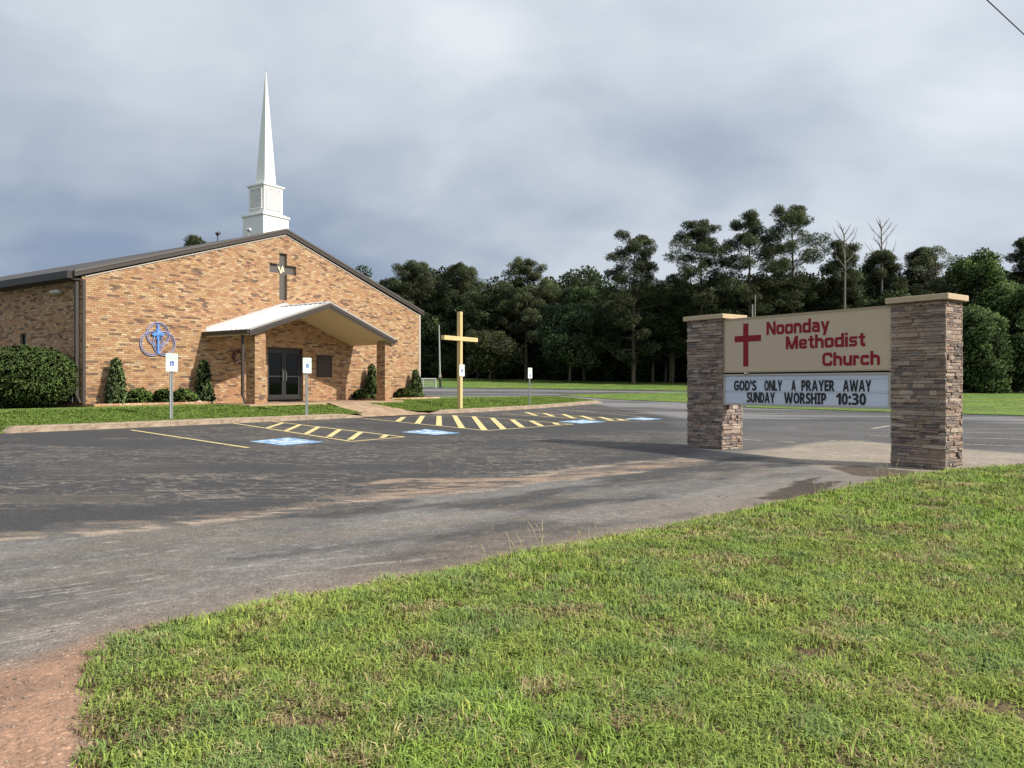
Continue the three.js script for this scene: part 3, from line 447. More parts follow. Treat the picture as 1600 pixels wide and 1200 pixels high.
  for (let q = 0; q < 4; q++) { const t = q * Math.PI / 2, sl = []; for (let i = 0; i < 12; i++) sl.push(box(-0.36, 0.36, -0.032, 0.032, -0.008, 0.008).rotateX(-0.55).translate(0, 9.42 + i * 0.072, 0.545)); const fr = [box(-0.42, -0.36, 9.34, 10.3, 0.52, 0.58), box(0.36, 0.42, 9.34, 10.3, 0.52, 0.58), box(-0.36, 0.36, 10.25, 10.3, 0.52, 0.58), box(-0.36, 0.36, 9.34, 9.39, 0.52, 0.58)]; const l = mesh('louver', [...fr, ...sl], whitePaint, st); l.rotation.y = t; }
  const sp = [[0.70, 10.48], [0.63, 10.62], [0.585, 11], [0.33, 13.2], [0.1, 15.1], [0.012, 15.8]], spp = [], spi = [];
  for (let f = 0; f < 4; f++) for (let i = 0; i < sp.length - 1; i++) { const A = f * Math.PI / 2 + Math.PI / 4, B = A + Math.PI / 2, k = Math.SQRT1_2, n = spp.length / 3; for (const [t, j] of [[A, i], [B, i], [B, i + 1], [A, i + 1]]) spp.push(Math.cos(t) * sp[j][0] * k, sp[j][1], -Math.sin(t) * sp[j][0] * k); spi.push(n, n + 1, n + 2, n, n + 2, n + 3); }
  const sg = new THREE.BufferGeometry(); sg.setAttribute('position', new THREE.Float32BufferAttribute(spp, 3)); sg.setIndex(spi); sg.computeVertexNormals(); mesh('spire', sg, whitePaint, st); mesh('spire_tip', bar([0, 15.7, 0], [0, 16.0, 0], 0.012), std([0.4, 0.4, 0.4], 0.4), st);
}
// things fixed to or standing at the front
const onFront = (name, label, cat, u, y, off) => { const [x, d] = fp(u, off); return thing(name, label, cat, [x, y, -d], TURN); };
{
  const blue = std([0.27, 0.30, 0.52], 0.55), blue2 = std([0.10, 0.27, 0.66], 0.55), e = onFront('wall_emblem', 'blue metal emblem of three linked rings around a cross on the brick wall', 'emblem', 2.83, 3.06, 0.03);
  for (const [x, y] of [[0.02, 0.24], [-0.24, -0.12], [0.27, -0.1]]) mesh('ring', [new THREE.TorusGeometry(0.46, 0.02, 8, 40).translate(x, y, 0.02), new THREE.TorusGeometry(0.395, 0.011, 6, 40).translate(x, y, 0.02)], blue, e);
  mesh('emblem_cross', [box(-0.035, 0.035, -0.5, 0.62, 0.045, 0.075), box(-0.25, 0.25, 0.21, 0.28, 0.046, 0.073)], blue2, e);
  const fl = []; for (let i = 0; i < 8; i++) { const a = i * Math.PI / 4 + 0.39; fl.push(new THREE.ConeGeometry(0.045, 0.3, 6).translate(0, 0.15, 0).rotateZ(a).translate(0, 0.25, 0.06)); } mesh('emblem_flare', fl, blue2, e);
  const w = onFront('wreath', 'round wreath of brown and pale flowers on the shaded wall left of the doors', 'wreath', 6.5, 2.55, 0.05), r = rng(21), tw = [], f1 = [], f2 = [];
  for (let i = 0; i < 90; i++) { const a = r() * 6.28, q = 0.25 + (r() - 0.5) * 0.16, g = new THREE.IcosahedronGeometry(0.025 + r() * 0.03, 0).scale(1, 1, 0.7).translate(Math.cos(a) * q, Math.sin(a) * q, 0.02 + r() * 0.06); (a > 3.6 && r() < 0.45 ? f2 : r() < 0.35 ? f1 : tw).push(g); }
  mesh('twigs', [new THREE.TorusGeometry(0.25, 0.05, 6, 24), ...tw], std([0.09, 0.045, 0.035], 0.9), w); mesh('flowers', f1, std([0.28, 0.11, 0.11], 0.8), w); mesh('pale_flowers', f2, std([0.6, 0.48, 0.42], 0.8), w);
  const m = onFront('doormat', 'dark rubber doormat on the slab before the glass doors', 'doormat', 9.2, 0.615, 0.55); mesh('mat', box(-0.75, 0.75, 0, 0.016, -0.4, 0.4, 0.005), std([0.02, 0.02, 0.02], 0.95), m);
}
{
  // planting beds with a brick edge
  const soil = std([0.09, 0.05, 0.035], 0.98, { bumpMap: grassBump, bumpScale: 0.03 });
  for (const [u0, u1, off, top] of [[0.0, 4.75, 0.88, 0.7], [13.55, 18.9, 0.95, 0.68]]) {
    const g = new THREE.Group(); struct('planting_bed', g); g.position.set(CX, 0, -CD); g.rotation.y = TURN;
    mesh('soil', box(u0 + 0.05, u1 - 0.05, 0.3, top - 0.04, 0.03, off - 0.1), soil, g);
    const ms = [], r = rng(u0 * 10 + 3); for (let u = u0; u < u1 - 0.05; u += 0.215) for (let k = 0; k < 2; k++) ms.push([M4(u + 0.1, top - 0.03 - k * 0.085, off - 0.05 + (r() - 0.5) * 0.012, 0.205, 0.075, 0.1), r()]);
    for (let z = 0.12; z < off - 0.1; z += 0.215) for (let k = 0; k < 2; k++) for (const e of [u0 + 0.02, u1 - 0.02]) ms.push([M4(e, top - 0.03 - k * 0.085, z, 0.1, 0.075, 0.205), r()]);
    const im = new THREE.InstancedMesh(UNIT, brickAny, ms.length); ms.forEach(([m, t], i) => { im.setMatrixAt(i, m); im.setColorAt(i, lin(...BRICK_TONES[[0, 1, 3, 9, 4, 2][Math.floor(t * 6)]])); }); im.name = 'edging_bricks'; im.userData.kind = 'stuff'; g.add(im);
  }
}
// ------------------------------------------------------------------ the roadside sign
const font = await new FontLoader().loadAsync('fonts/droid/droid_sans_bold.typeface.json');
const SX = 4.64, SD = 16.97, SDIR = [0.5843, -0.8115], ST = -Math.atan2(0.8115, 0.5843);
const sU = (px, off = 0) => { const t = (px - 800) / 1200, bx = SX - 0.8115 * off, bd = SD - 0.5843 * off; return (t * bd - bx) / (SDIR[0] - t * SDIR[1]); };
const sign = thing('church_sign', 'wide roadside church sign between two stacked stone pillars with a letter board', 'sign', [SX, 0, -SD], ST);
{
  const TONES = [[0.401, 0.302, 0.244], [0.481, 0.376, 0.301], [0.338, 0.261, 0.222], [0.532, 0.417, 0.329], [0.284, 0.233, 0.215], [0.44, 0.314, 0.244], [0.364, 0.302, 0.273], [0.585, 0.484, 0.394], [0.233, 0.192, 0.179], [0.494, 0.349, 0.273]];
  const smap = tex(256, 256, (u, v, o) => { const a = wrapN(u, v, 6, 5), b = wrapN(u, v * 0.5, 48, 3); grey(o, Math.min(1, 0.86 + (a - 0.5) * 0.6 + (b - 0.5) * 0.45)); });
  const sb = tex(256, 256, (u, v, o) => grey(o, 0.65 * wrapN(u, v, 6, 5) + 0.35 * wrapN(u, v, 32, 3)), { srgb: false });
  const mats = TONES.map((c) => std(c, 0.92, { map: smap, bumpMap: sb, bumpScale: 0.02 })), any = std(0xffffff, 0.92, { map: smap, bumpMap: sb, bumpScale: 0.02 });
  const R = rng(404), geos = [];
  for (let k = 0; k < 8; k++) {                                            // rough split-faced stones: a box with an uneven front
    const g = new THREE.BoxGeometry(1, 1, 1, 4, 2, 1), p = g.attributes.position, seen = {};
    for (let i = 0; i < p.count; i++) { const key = [p.getX(i), p.getY(i), p.getZ(i)].map((v) => v.toFixed(2)).join(); const j = seen[key] ??= [(R() - 0.5) * 0.05, (R() - 0.5) * 0.16, R() * 0.3]; if (p.getZ(i) > 0) { const e = Math.abs(p.getX(i)) > 0.45 || Math.abs(p.getY(i)) > 0.45; p.setXYZ(i, p.getX(i) + (Math.abs(p.getX(i)) > 0.45 ? 0 : j[0]), p.getY(i) * (1 - 0.06) + (Math.abs(p.getY(i)) > 0.45 ? -Math.abs(j[1]) * Math.sign(p.getY(i)) * 0.6 : j[1]), p.getZ(i) - (e ? 0.1 : 0) - j[2]); } }
    const q = g.toNonIndexed(); q.computeVertexNormals(); geos.push(q);
  }
  const caps = std(0xffffff, 0.85); caps.map = tex(256, 256, (u, v, o) => { const t = 0.92 + 0.2 * (wrapN(u, v, 10, 4) - 0.5); o[0] = 0.55 * t; o[1] = 0.43 * t; o[2] = 0.285 * t; });
  const stones = [], Y0 = -0.1, Y1 = 2.845;
  const PIL = [[-1.0, 0.0, -0.72, 0], [3.785, 4.74, -0.62, 0]];
  PIL.forEach(([x0, x1, z0, z1], pi) => {
    const c = mesh('pillar', box(x0 + 0.02, x1 - 0.02, Y0 - 0.15, Y1, z0 + 0.02, z1 - 0.02), std([0.1, 0.075, 0.06], 0.95), sign);
    mesh('pillar_cap', box(x0 - 0.07, x1 + 0.075, Y1 + 0.002, Y1 + 0.105, z0 - 0.07, z1 + 0.07, 0.012), caps, c);
    const faces = [[x0, x1, (u, y, o) => [u, y, z1 + o], 0, 1], [z0 + 0.02, z1 - 0.015, (u, y, o) => [x1 + o, y, u], Math.PI / 2, 2], [z0 + 0.02, z1 - 0.015, (u, y, o) => [x0 - o, y, u], -Math.PI / 2, 0], [x0, x1, (u, y, o) => [u, y, z0 - o], Math.PI, 0]];
    for (const [a, b, at, ry, vis] of faces) {
      let y = Y0;
      while (y < Y1 - 0.02) {                                              // panels of three or four thin courses, like stacked veneer
        const hgt = Math.min(Y1 - y, 0.026 + R() * R() * 0.075 + (R() < 0.12 ? 0.025 : 0)); let x = a + (R() < 0.5 ? 0 : -0.05);
        while (x < b - 0.02) {
          let w = 0.07 + R() * (R() < 0.3 ? 0.12 : 0.3); if (x + w > b - 0.06) w = b - x; const xa = Math.max(a, x); let h2 = hgt, yy = y;
          const dp = 0.025 + R() * 0.035, o = -0.022 + R() * R() * 0.042, [X, Y, Z] = at((xa + x + w) / 2, yy + h2 / 2, o - dp / 2 + 0.018), wid = x + w - xa - 0.003;
          if (wid > 0.03 && !(pi === 0 && vis === 2 && false)) stones.push({ p: [X, Y, Z], ry, w: wid, h: h2 - 0.0025, d: dp, k: Math.floor(R() * 10), g: Math.floor(R() * 8), s: vis && pi === 1 ? wid * h2 * (vis === 1 ? 1 : 0.75) : 0 });
          x += w;
        }
        y += hgt;
      }
    }
    c.userData.pi = pi;
  });
  stones.sort((a, b) => b.s - a.s);
  const right = sign.children[1], mt = (s) => M4(...s.p, s.w, s.h, s.d, 0, s.ry, 0);
  stones.slice(0, 300).forEach((s) => mesh('stone', geos[s.g], mats[s.k], right).applyMatrix4(mt(s)));
  const rest = stones.slice(300), im = new THREE.InstancedMesh(geos[2], any, rest.length); rest.forEach((s, i) => { im.setMatrixAt(i, mt(s)); im.setColorAt(i, lin(...TONES[s.k])); }); im.name = 'stonework'; im.userData.kind = 'stuff'; sign.add(im);
  for (const c of sign.children) delete c.userData.pi;
  // painted name panel and letter board
  const tan = std(0xffffff, 0.6); tan.map = tex(256, 256, (u, v, o) => { const t = 0.95 + 0.12 * (wrapN(u, v, 5, 5) - 0.5) + 0.05 * (wrapN(u, v * 0.2, 60, 2) - 0.5); o[0] = 0.60 * t; o[1] = 0.485 * t; o[2] = 0.34 * t; }, { repeat: [0.5, 0.5] });
  const red = std([0.25, 0.004, 0.012], 0.75), black = std([0.012, 0.012, 0.013], 0.5), L = 3.775;
  const pan = mesh('name_panel', box(0.012, L, 1.655, 2.815, -0.34, -0.045, 0.006), tan, sign), pz = -0.044;
  mesh('panel_edge', [box(0.008, L, 2.79, 2.83, -0.345, -0.035), box(0.008, 0.045, 1.65, 2.789, -0.345, -0.035), box(0.046, L, 1.645, 1.672, -0.345, -0.035)], std([0.40, 0.31, 0.2], 0.55), pan);
  mesh('panel_cross', [box(0.535, 0.665, 1.78, 2.70, pz, pz + 0.006), box(0.31, 0.985, 2.31, 2.44, pz, pz + 0.0055)], red, pan);
  const T = 0.238;
  function ribbon(pts, r, t, z) {                                          // a stroke of even width with rounded bends
    const c = [];
    pts.forEach((p, i) => {
      if (!i || i === pts.length - 1 || !r) { c.push(p); return; }
      const a = pts[i - 1], b = pts[i + 1], la = Math.hypot(a[0] - p[0], a[1] - p[1]), lb = Math.hypot(b[0] - p[0], b[1] - p[1]), k = Math.min(r, la * 0.49, lb * 0.49);
      const A = [lerp(p[0], a[0], k / la), lerp(p[1], a[1], k / la)], B = [lerp(p[0], b[0], k / lb), lerp(p[1], b[1], k / lb)];
      for (let q = 0; q <= 6; q++) { const s = q / 6; c.push([lerp(lerp(A[0], p[0], s), lerp(p[0], B[0], s), s), lerp(lerp(A[1], p[1], s), lerp(p[1], B[1], s), s)]); }
    });
    const l = [], q = [];
    c.forEach((p, i) => { const a = c[Math.max(0, i - 1)], b = c[Math.min(c.length - 1, i + 1)]; let dx = b[0] - a[0], dy = b[1] - a[1]; const m = Math.hypot(dx, dy); dx /= m; dy /= m; l.push([p[0] - dy * t / 2, p[1] + dx * t / 2]); q.push([p[0] + dy * t / 2, p[1] - dx * t / 2]); });
    return poly([...l, ...q.reverse()]);
  }
  const poly = (p) => { const s = new THREE.Shape(); p.forEach(([x, y], i) => (i ? s.lineTo(x, y) : s.moveTo(x, y))); s.closePath(); return s; };
  const rr = (S, x, y, w, h, r) => { S.moveTo(x + r, y); S.lineTo(x + w - r, y); S.quadraticCurveTo(x + w, y, x + w, y + r); S.lineTo(x + w, y + h - r); S.quadraticCurveTo(x + w, y + h, x + w - r, y + h); S.lineTo(x + r, y + h); S.quadraticCurveTo(x, y + h, x, y + h - r); S.lineTo(x, y + r); S.quadraticCurveTo(x, y, x + r, y); return S; };
  const ring = (x, y, w, h, r) => { const s = rr(new THREE.Shape(), x, y, w, h, r); s.holes.push(rr(new THREE.Path(), x + T, y + T * 0.85, w - 2 * T, h - 1.7 * T, Math.max(0.05, r - T * 0.7))); return s; };
  const rc = (x, y, w, h) => poly([[x, y], [x + w, y], [x + w, y + h], [x, y + h]]), X = 0.74, t = T, k = T / 2, v = T * 0.42;
  const arch = (w, h0) => ribbon([[k, X - v - 0.002], [w - k, X - v - 0.002], [w - k, 0]], 0.22, T * 0.95);
  const GL = {
    N: [0.95, [rc(0, 0, t, 1), rc(0.95 - t, 0, t, 1), poly([[0, 1], [0.27, 1], [0.95, 0], [0.68, 0]])]], M: [1.16, [rc(0, 0, t, 1), rc(1.16 - t, 0, t, 1), poly([[0, 1], [0.26, 1], [0.71, 0], [0.45, 0]]), poly([[1.16, 1], [0.9, 1], [0.45, 0], [0.71, 0]])]],
    C: [0.92, [ribbon([[0.92 - k, 0.64], [0.92 - k, 1 - v], [k, 1 - v], [k, v], [0.92 - k, v], [0.92 - k, 0.36]], 0.24, t * 0.94)]],
    o: [0.8, [ring(0, 0, 0.8, X, 0.24)]], n: [0.78, [rc(0, 0, t, X), arch(0.78)]], d: [0.8, [ring(0, 0, 0.8, X, 0.2), rc(0.8 - t, 0, t, 1.02)]], h: [0.78, [rc(0, 0, t, 1.02), arch(0.78)]],
    a: [0.76, [ribbon([[0.08, X - v], [0.76 - k, X - v], [0.76 - k, 0]], 0.2, t * 0.9), ribbon([[0.76 - k, v], [k, v], [k, 0.4], [0.76 - k, 0.4]], 0.14, t * 0.8)]],
    y: [0.8, [poly([[0, X], [0.25, X], [0.52, 0], [0.3, 0]]), poly([[0.8, X], [0.56, X], [0.2, -0.25], [0.44, -0.25]])]],
    e: [0.78, [ribbon([[0.78 - k, 0.22], [0.78 - k, v], [k, v], [k, X - v], [0.78 - k, X - v], [0.78 - k, 0.36], [k, 0.36]], 0.16, t * 0.82)]],
    t: [0.55, [ribbon([[0.16 + k, 0.94], [0.16 + k, v], [0.55, v]], 0.18, t), rc(0, X - 0.16, 0.55, 0.16)]], i: [t, [rc(0, 0, t, X), rc(0, 0.85, t, 0.17)]],
    s: [0.72, [ribbon([[0.7, X - v], [k, X - v], [k, X / 2 + 0.005], [0.72 - k, X / 2 - 0.005], [0.72 - k, v], [0.02, v]], 0.12, t * 0.78)]],
    u: [0.78, [ribbon([[k, X], [k, v], [0.78 - k, v]], 0.2, t * 0.95), rc(0.78 - t, 0, t, X)]], r: [0.54, [rc(0, 0, t, X), ribbon([[k, X - v], [0.54 - k * 0.9, X - v], [0.54 - k * 0.9, X - 0.26]], 0.12, t * 0.85)]],
    c: [0.76, [ribbon([[0.76 - k, 0.5], [0.76 - k, X - v], [k, X - v], [k, v], [0.76 - k, v], [0.76 - k, 0.24]], 0.2, t * 0.9)]],
  };
  function word(s, u0, u1, y, cap) {
    const gap = 0.085, total = [...s].reduce((a, c) => a + GL[c][0] + gap, -gap), sc = (u1 - u0) / total; let x = u0;
    for (const c of s) { const [w, sh] = GL[c]; mesh('letter', sh.map((q, i) => new THREE.ExtrudeGeometry(q, { depth: 0.006 + i * 0.0007, bevelEnabled: false, curveSegments: 5 }).scale(sc, cap, 1).translate(x, y, pz)), red, pan); x += (w + gap) * sc; }
  }
  word('Noonday', sU(1195.8), sU(1294), 2.425, 0.275); word('Methodist', sU(1226), sU(1350), 2.11, 0.262); word('Church', sU(1283), sU(1373), 1.755, 0.255);
  // letter board
  const alu = std([0.5, 0.46, 0.40], 0.5), face = std(0xffffff, 0.4); face.map = tex(256, 128, (u, v, o) => { const b = 0.94 + 0.1 * (wrapN(u, v, 4, 4) - 0.5), j = 1; o[0] = 0.66 * b * j; o[1] = 0.72 * b * j; o[2] = 0.82 * b * j; });
  const brd = mesh('letter_board', [box(0.03, L - 0.03, 0.975, 1.58, -0.28, -0.062)], face, sign);
  mesh('board_frame', [box(0.012, L, 1.581, 1.612, -0.3, -0.03), box(0.012, L, 0.94, 0.974, -0.3, -0.03), box(0.012, 0.04, 0.975, 1.58, -0.3, -0.03), box(L - 0.05, L, 0.975, 1.58, -0.3, -0.03)], alu, brd);
  mesh('letter_rail', [0.995, 1.235, 1.262, 1.5].map((y) => box(0.041, L - 0.051, y - 0.004, y + 0.004, -0.061, -0.054)), std([0.6, 0.64, 0.7], 0.4), brd);
  mesh('board_gap', box(0.02, L - 0.005, 1.613, 1.644, -0.3, -0.1), std([0.02, 0.015, 0.013], 0.9), sign);
  const capG = new THREE.ShapeGeometry(font.generateShapes('H', 1)); capG.computeBoundingBox(); const capH = capG.boundingBox.max.y;
  const zx = (q) => sU(1130 + q / 5.926, -0.05);
  const row = [[['GOD\'S', 98, 306], ['ONLY', 380, 544], ['A', 630, 671], ['PRAYER', 722, 1029], ['AWAY', 1107, 1370], 1.258, 0.218], [['SUNDAY', 218, 477], ['WORSHIP', 562, 952], ['10:30', 1042, 1320], 1.003, 0.222]];
  for (const r of row) { const cap = r.pop(), y = r.pop(); for (const [s, a, b] of r) {
    const u0 = zx(a), u1 = zx(b), gs = [...s].map((c) => { const g = new THREE.ExtrudeGeometry(font.generateShapes(c, 1), { depth: 0.002, bevelEnabled: true, bevelSize: 0.018, bevelThickness: 0.001, bevelSegments: 1, curveSegments: 4 }); g.computeBoundingBox(); return g; });
    const ws = gs.map((g, i) => (g.boundingBox.max.x - g.boundingBox.min.x) * ('O0GD'.includes(s[i]) ? 0.9 : 1)), gapw = 0.07, tot = ws.reduce((x, y) => x + y + gapw, -gapw), sc = (u1 - u0) / tot; let x = u0;
    gs.forEach((g, i) => { const bb = g.boundingBox, w0 = bb.max.x - bb.min.x, tall = !"':".includes(s[i]), y0 = tall ? bb.min.y : 0, h0 = tall ? bb.max.y - bb.min.y : capH, px = s[i] === 'I' || s[i] === '1' ? 0 : 0; mesh('board_letter', g.translate(-bb.min.x, -y0, 0).scale(ws[i] / w0 * sc, cap / h0, 1).translate(x + px, y, -0.0535), black, brd); x += (ws[i] + gapw) * sc; });
  } }
  mesh('small_lamp', [new THREE.SphereGeometry(0.03, 10, 8).translate(0.62, 1.625, 0.0), box(0.60, 0.68, 1.613, 1.64, -0.09, 0.0), new THREE.SphereGeometry(0.025, 10, 8).translate(0.6, 0.93, -0.02)], std([0.6, 0.55, 0.48], 0.4, { metalness: 0.5 }), sign);
  mesh('rod', [bar([0.68, 2.8, -0.25], [0.69, 3.32, -0.25], 0.009), bar([0.64, 2.8, -0.22], [0.64, 3.12, -0.22], 0.014)], std([0.3, 0.3, 0.27], 0.5), sign);
}
// ------------------------------------------------------------------ parking signs, wooden cross, poles, goal, wire
function signTexture(kind) {
  const c = document.createElement('canvas'); c.width = 256; c.height = 352; const k = c.getContext('2d');
  k.fillStyle = '#eef0ee'; k.fillRect(0, 0, 256, 352); k.strokeStyle = '#1f7a55'; k.lineWidth = 5; k.strokeRect(9, 9, 238, 334);
  k.textAlign = 'center'; k.fillStyle = '#1f7a55'; k.font = 'bold 50px sans-serif'; k.fillText('RESERVED', 128, 68, 220); k.fillText('PARKING', 128, 122, 220);
  const y = kind === 'low' ? 215 : kind === 'van' ? 140 : 150, s = 92; k.fillStyle = '#14549f'; k.fillRect(128 - s / 2, y, s, s);
  k.strokeStyle = k.fillStyle = '#f4f4f4'; k.lineWidth = 7; k.lineCap = k.lineJoin = 'round'; const X = 128 - s / 2, Z = s / 256;
  const q = (a, b) => [X + a * Z, y + b * Z]; k.beginPath(); k.arc(...q(112, 46), 6.5, 0, 7); k.fill(); k.beginPath(); k.moveTo(...q(112, 72)); k.lineTo(...q(118, 140)); k.lineTo(...q(168, 140)); k.lineTo(...q(190, 200)); k.stroke(); k.beginPath(); k.arc(...q(118, 168), 48 * Z, -2.2, 1.1, true); k.stroke();
  if (kind === 'van') { k.fillStyle = '#1f7a55'; k.font = 'bold 30px sans-serif'; k.fillText('VAN', 128, 274); k.fillText('ACCESSIBLE', 128, 316, 206); }
  const t = new THREE.CanvasTexture(c); t.colorSpace = THREE.SRGBColorSpace; t.magFilter = THREE.LinearFilter; return t;
}
const panelShape = (w, h, r) => { const s = new THREE.Shape(), x = -w / 2, y = -h / 2; s.moveTo(x + r, y); s.lineTo(x + w - r, y); s.quadraticCurveTo(x + w, y, x + w, y + r); s.lineTo(x + w, y + h - r); s.quadraticCurveTo(x + w, y + h, x + w - r, y + h); s.lineTo(x + r, y + h); s.quadraticCurveTo(x, y + h, x, y + h - r); s.lineTo(x, y + r); s.quadraticCurveTo(x, y, x + r, y); return s; };
const steel = std([0.42, 0.44, 0.45], 0.45, { metalness: 0.5 }), alum = std([0.7, 0.7, 0.7], 0.45, { metalness: 0.4 });
{
  const W = 0.415, H = 0.57;
  const panel = (kind) => { const g = new THREE.ExtrudeGeometry(panelShape(W, H, 0.035), { depth: 0.004, bevelEnabled: false }), p = g.attributes.position, u = g.attributes.uv; for (let i = 0; i < p.count; i++) u.setXY(i, p.getX(i) / W + 0.5, p.getY(i) / H + 0.5); const f = std(0xffffff, 0.4); f.map = signTexture(kind); return [g, [f, alum]]; };
  const parts = (t, kind, top, pole, z = 0.05) => {
    const [g, m] = panel(kind); mesh('sign_panel', g, m, t).position.set(0, top - H / 2, z);
    if (pole) mesh('post', [box(-0.032, 0.032, -0.2, top - 0.04, -0.012, -0.004), box(-0.04, -0.032, -0.2, top - 0.04, -0.012, 0.034), box(0.032, 0.04, -0.2, top - 0.04, -0.012, 0.034), box(0.04, 0.05, -0.2, top - 0.04, 0.026, 0.034), box(-0.05, -0.04, -0.2, top - 0.04, 0.026, 0.034)], steel, t);
    mesh('bolt', [new THREE.CylinderGeometry(0.012, 0.012, 0.012, 8).rotateX(Math.PI / 2).translate(0, top - 0.06, z + 0.008), new THREE.CylinderGeometry(0.012, 0.012, 0.012, 8).rotateX(Math.PI / 2).translate(0, top - H + 0.06, z + 0.008)], alum, t);
  };
  const at = (px, d, base) => [(px - 800) / 1200 * d, EYE - (base - 600) / 1200 * d, -d], G = 'reserved parking signs along the kerb';
  const a = thing('parking_sign', 'white reserved parking sign on a steel post, in front of the blue wall emblem', 'sign', at(267, 24.3, 658), TURN, G); parts(a, 'plain', 2.14, true);
  const b = thing('parking_sign', 'white reserved parking sign with lower text, on a post before the church doors', 'sign', at(478.5, 28.4, 649.5), TURN, G); parts(b, 'van', 2.14, true);
  const c = thing('parking_sign', 'white reserved parking sign fixed to the yellow wooden cross', 'sign', [-2.47 + 0.0, 0, -36.0], TURN, G);
  const d = thing('parking_sign', 'white reserved parking sign on a lone post right of the wooden cross', 'sign', at(827, 41.2, 637), TURN, G); parts(d, 'low', 2.14, true);
  const cx = [(718.5 - 800) / 1200 * 36.7, 0.13, -36.7];
  const wood = std(0xffffff, 0.8); wood.map = tex(256, 256, (u, v, o) => { const g = wrapN(u * 4 % 1, v * 0.25, 32, 3), t = 0.85 + 0.35 * (g - 0.5) + 0.25 * (wrapN(u, v, 4, 3) - 0.5); o[0] = 0.70 * t; o[1] = 0.545 * t; o[2] = 0.26 * t; });
  const X = thing('wooden_cross', 'tall yellow timber cross standing on the grass island by the kerb', 'cross', cx, TURN);
  mesh('upright', box(-0.09, 0.09, -0.2, 4.72, -0.1, 0.1, 0.006), wood, X);
  mesh('crossbar', [box(-1.32, -0.0905, 3.33, 3.53, -0.09, 0.11, 0.006), box(0.0905, 1.32, 3.33, 3.53, -0.09, 0.11, 0.006), box(-0.0905, 0.0905, 3.33, 3.53, 0.101, 0.112)], wood, X);
  c.position.set(...cx); parts(c, 'van', 2.2, false, 0.125); mesh('bracket', box(-0.05, 0.05, 1.7, 2.1, 0.101, 0.124), steel, c);
  // thin pole at the far side of the lot
  const [ux, ud] = gp(688.5, 606), up = thing('light_pole', 'thin pale pole with a dark foot, beyond the church at the forest edge', 'pole', P(ux, land(ux, ud), ud));
  const k = ud / 1200; mesh('shaft', bar([-1 * k, 15 * k, 0], [-2.6 * k, 98 * k, 0], 0.075, 0.055), std([0.35, 0.36, 0.35], 0.6), up); mesh('foot', bar([0, -0.3, 0], [-0.9 * k, 15 * k, 0], 0.1), std([0.02, 0.02, 0.02], 0.7), up); mesh('box', box(-0.16, 0.06, 16 * k, 20.5 * k, -0.1, 0.12, 0.01), std([0.45, 0.34, 0.28], 0.6), up);
  // goal frame
  const [gx, gd] = gp(681, 606.5), q = gd / 1200, go = thing('goal_frame', 'white pipe goal with netting beside the church corner', 'goal', P(gx, land(gx, gd), gd)), wp = std([0.62, 0.64, 0.62], 0.5), wl = 40 * q, hh = 14.5 * q;
  mesh('pipe_frame', [bar([0, -0.1, 0], [0, hh, 0], 0.045), bar([-wl, -0.1, 0], [-wl, hh, 0], 0.045), bar([0, hh, 0], [-wl, hh, 0], 0.045), bar([-wl / 2, -0.1, 0], [-wl / 2, hh, 0], 0.03)], wp, go);
  const net = []; for (let i = 1; i < 30; i++) net.push(bar([-wl * i / 30, 0, 0], [-wl * i / 30, hh, 0], 0.005, 0.005, 4)); for (let i = 1; i < 12; i++) net.push(bar([0, hh * i / 12, 0.012], [-wl, hh * i / 12, 0.012], 0.005, 0.005, 4)); mesh('net', net, std([0.5, 0.52, 0.5], 0.7), go);
  // overhead wire
  const pts = []; for (let i = -20; i <= 30; i++) { const t = i * 2, x = 8.72 + 0.761 * t, dd = 14.2 + 0.649 * t; pts.push(new THREE.Vector3(x, 8.5 + 0.0006 * (t - 10) * (t - 10), -dd)); }
  const wi = mesh('power_line', new THREE.TubeGeometry(new THREE.CatmullRomCurve3(pts), 100, 0.011, 6), std([0.02, 0.02, 0.022], 0.7)); scene.add(wi); tag(wi, 'thin black overhead cable crossing the sky at the upper right corner', 'cable');
}
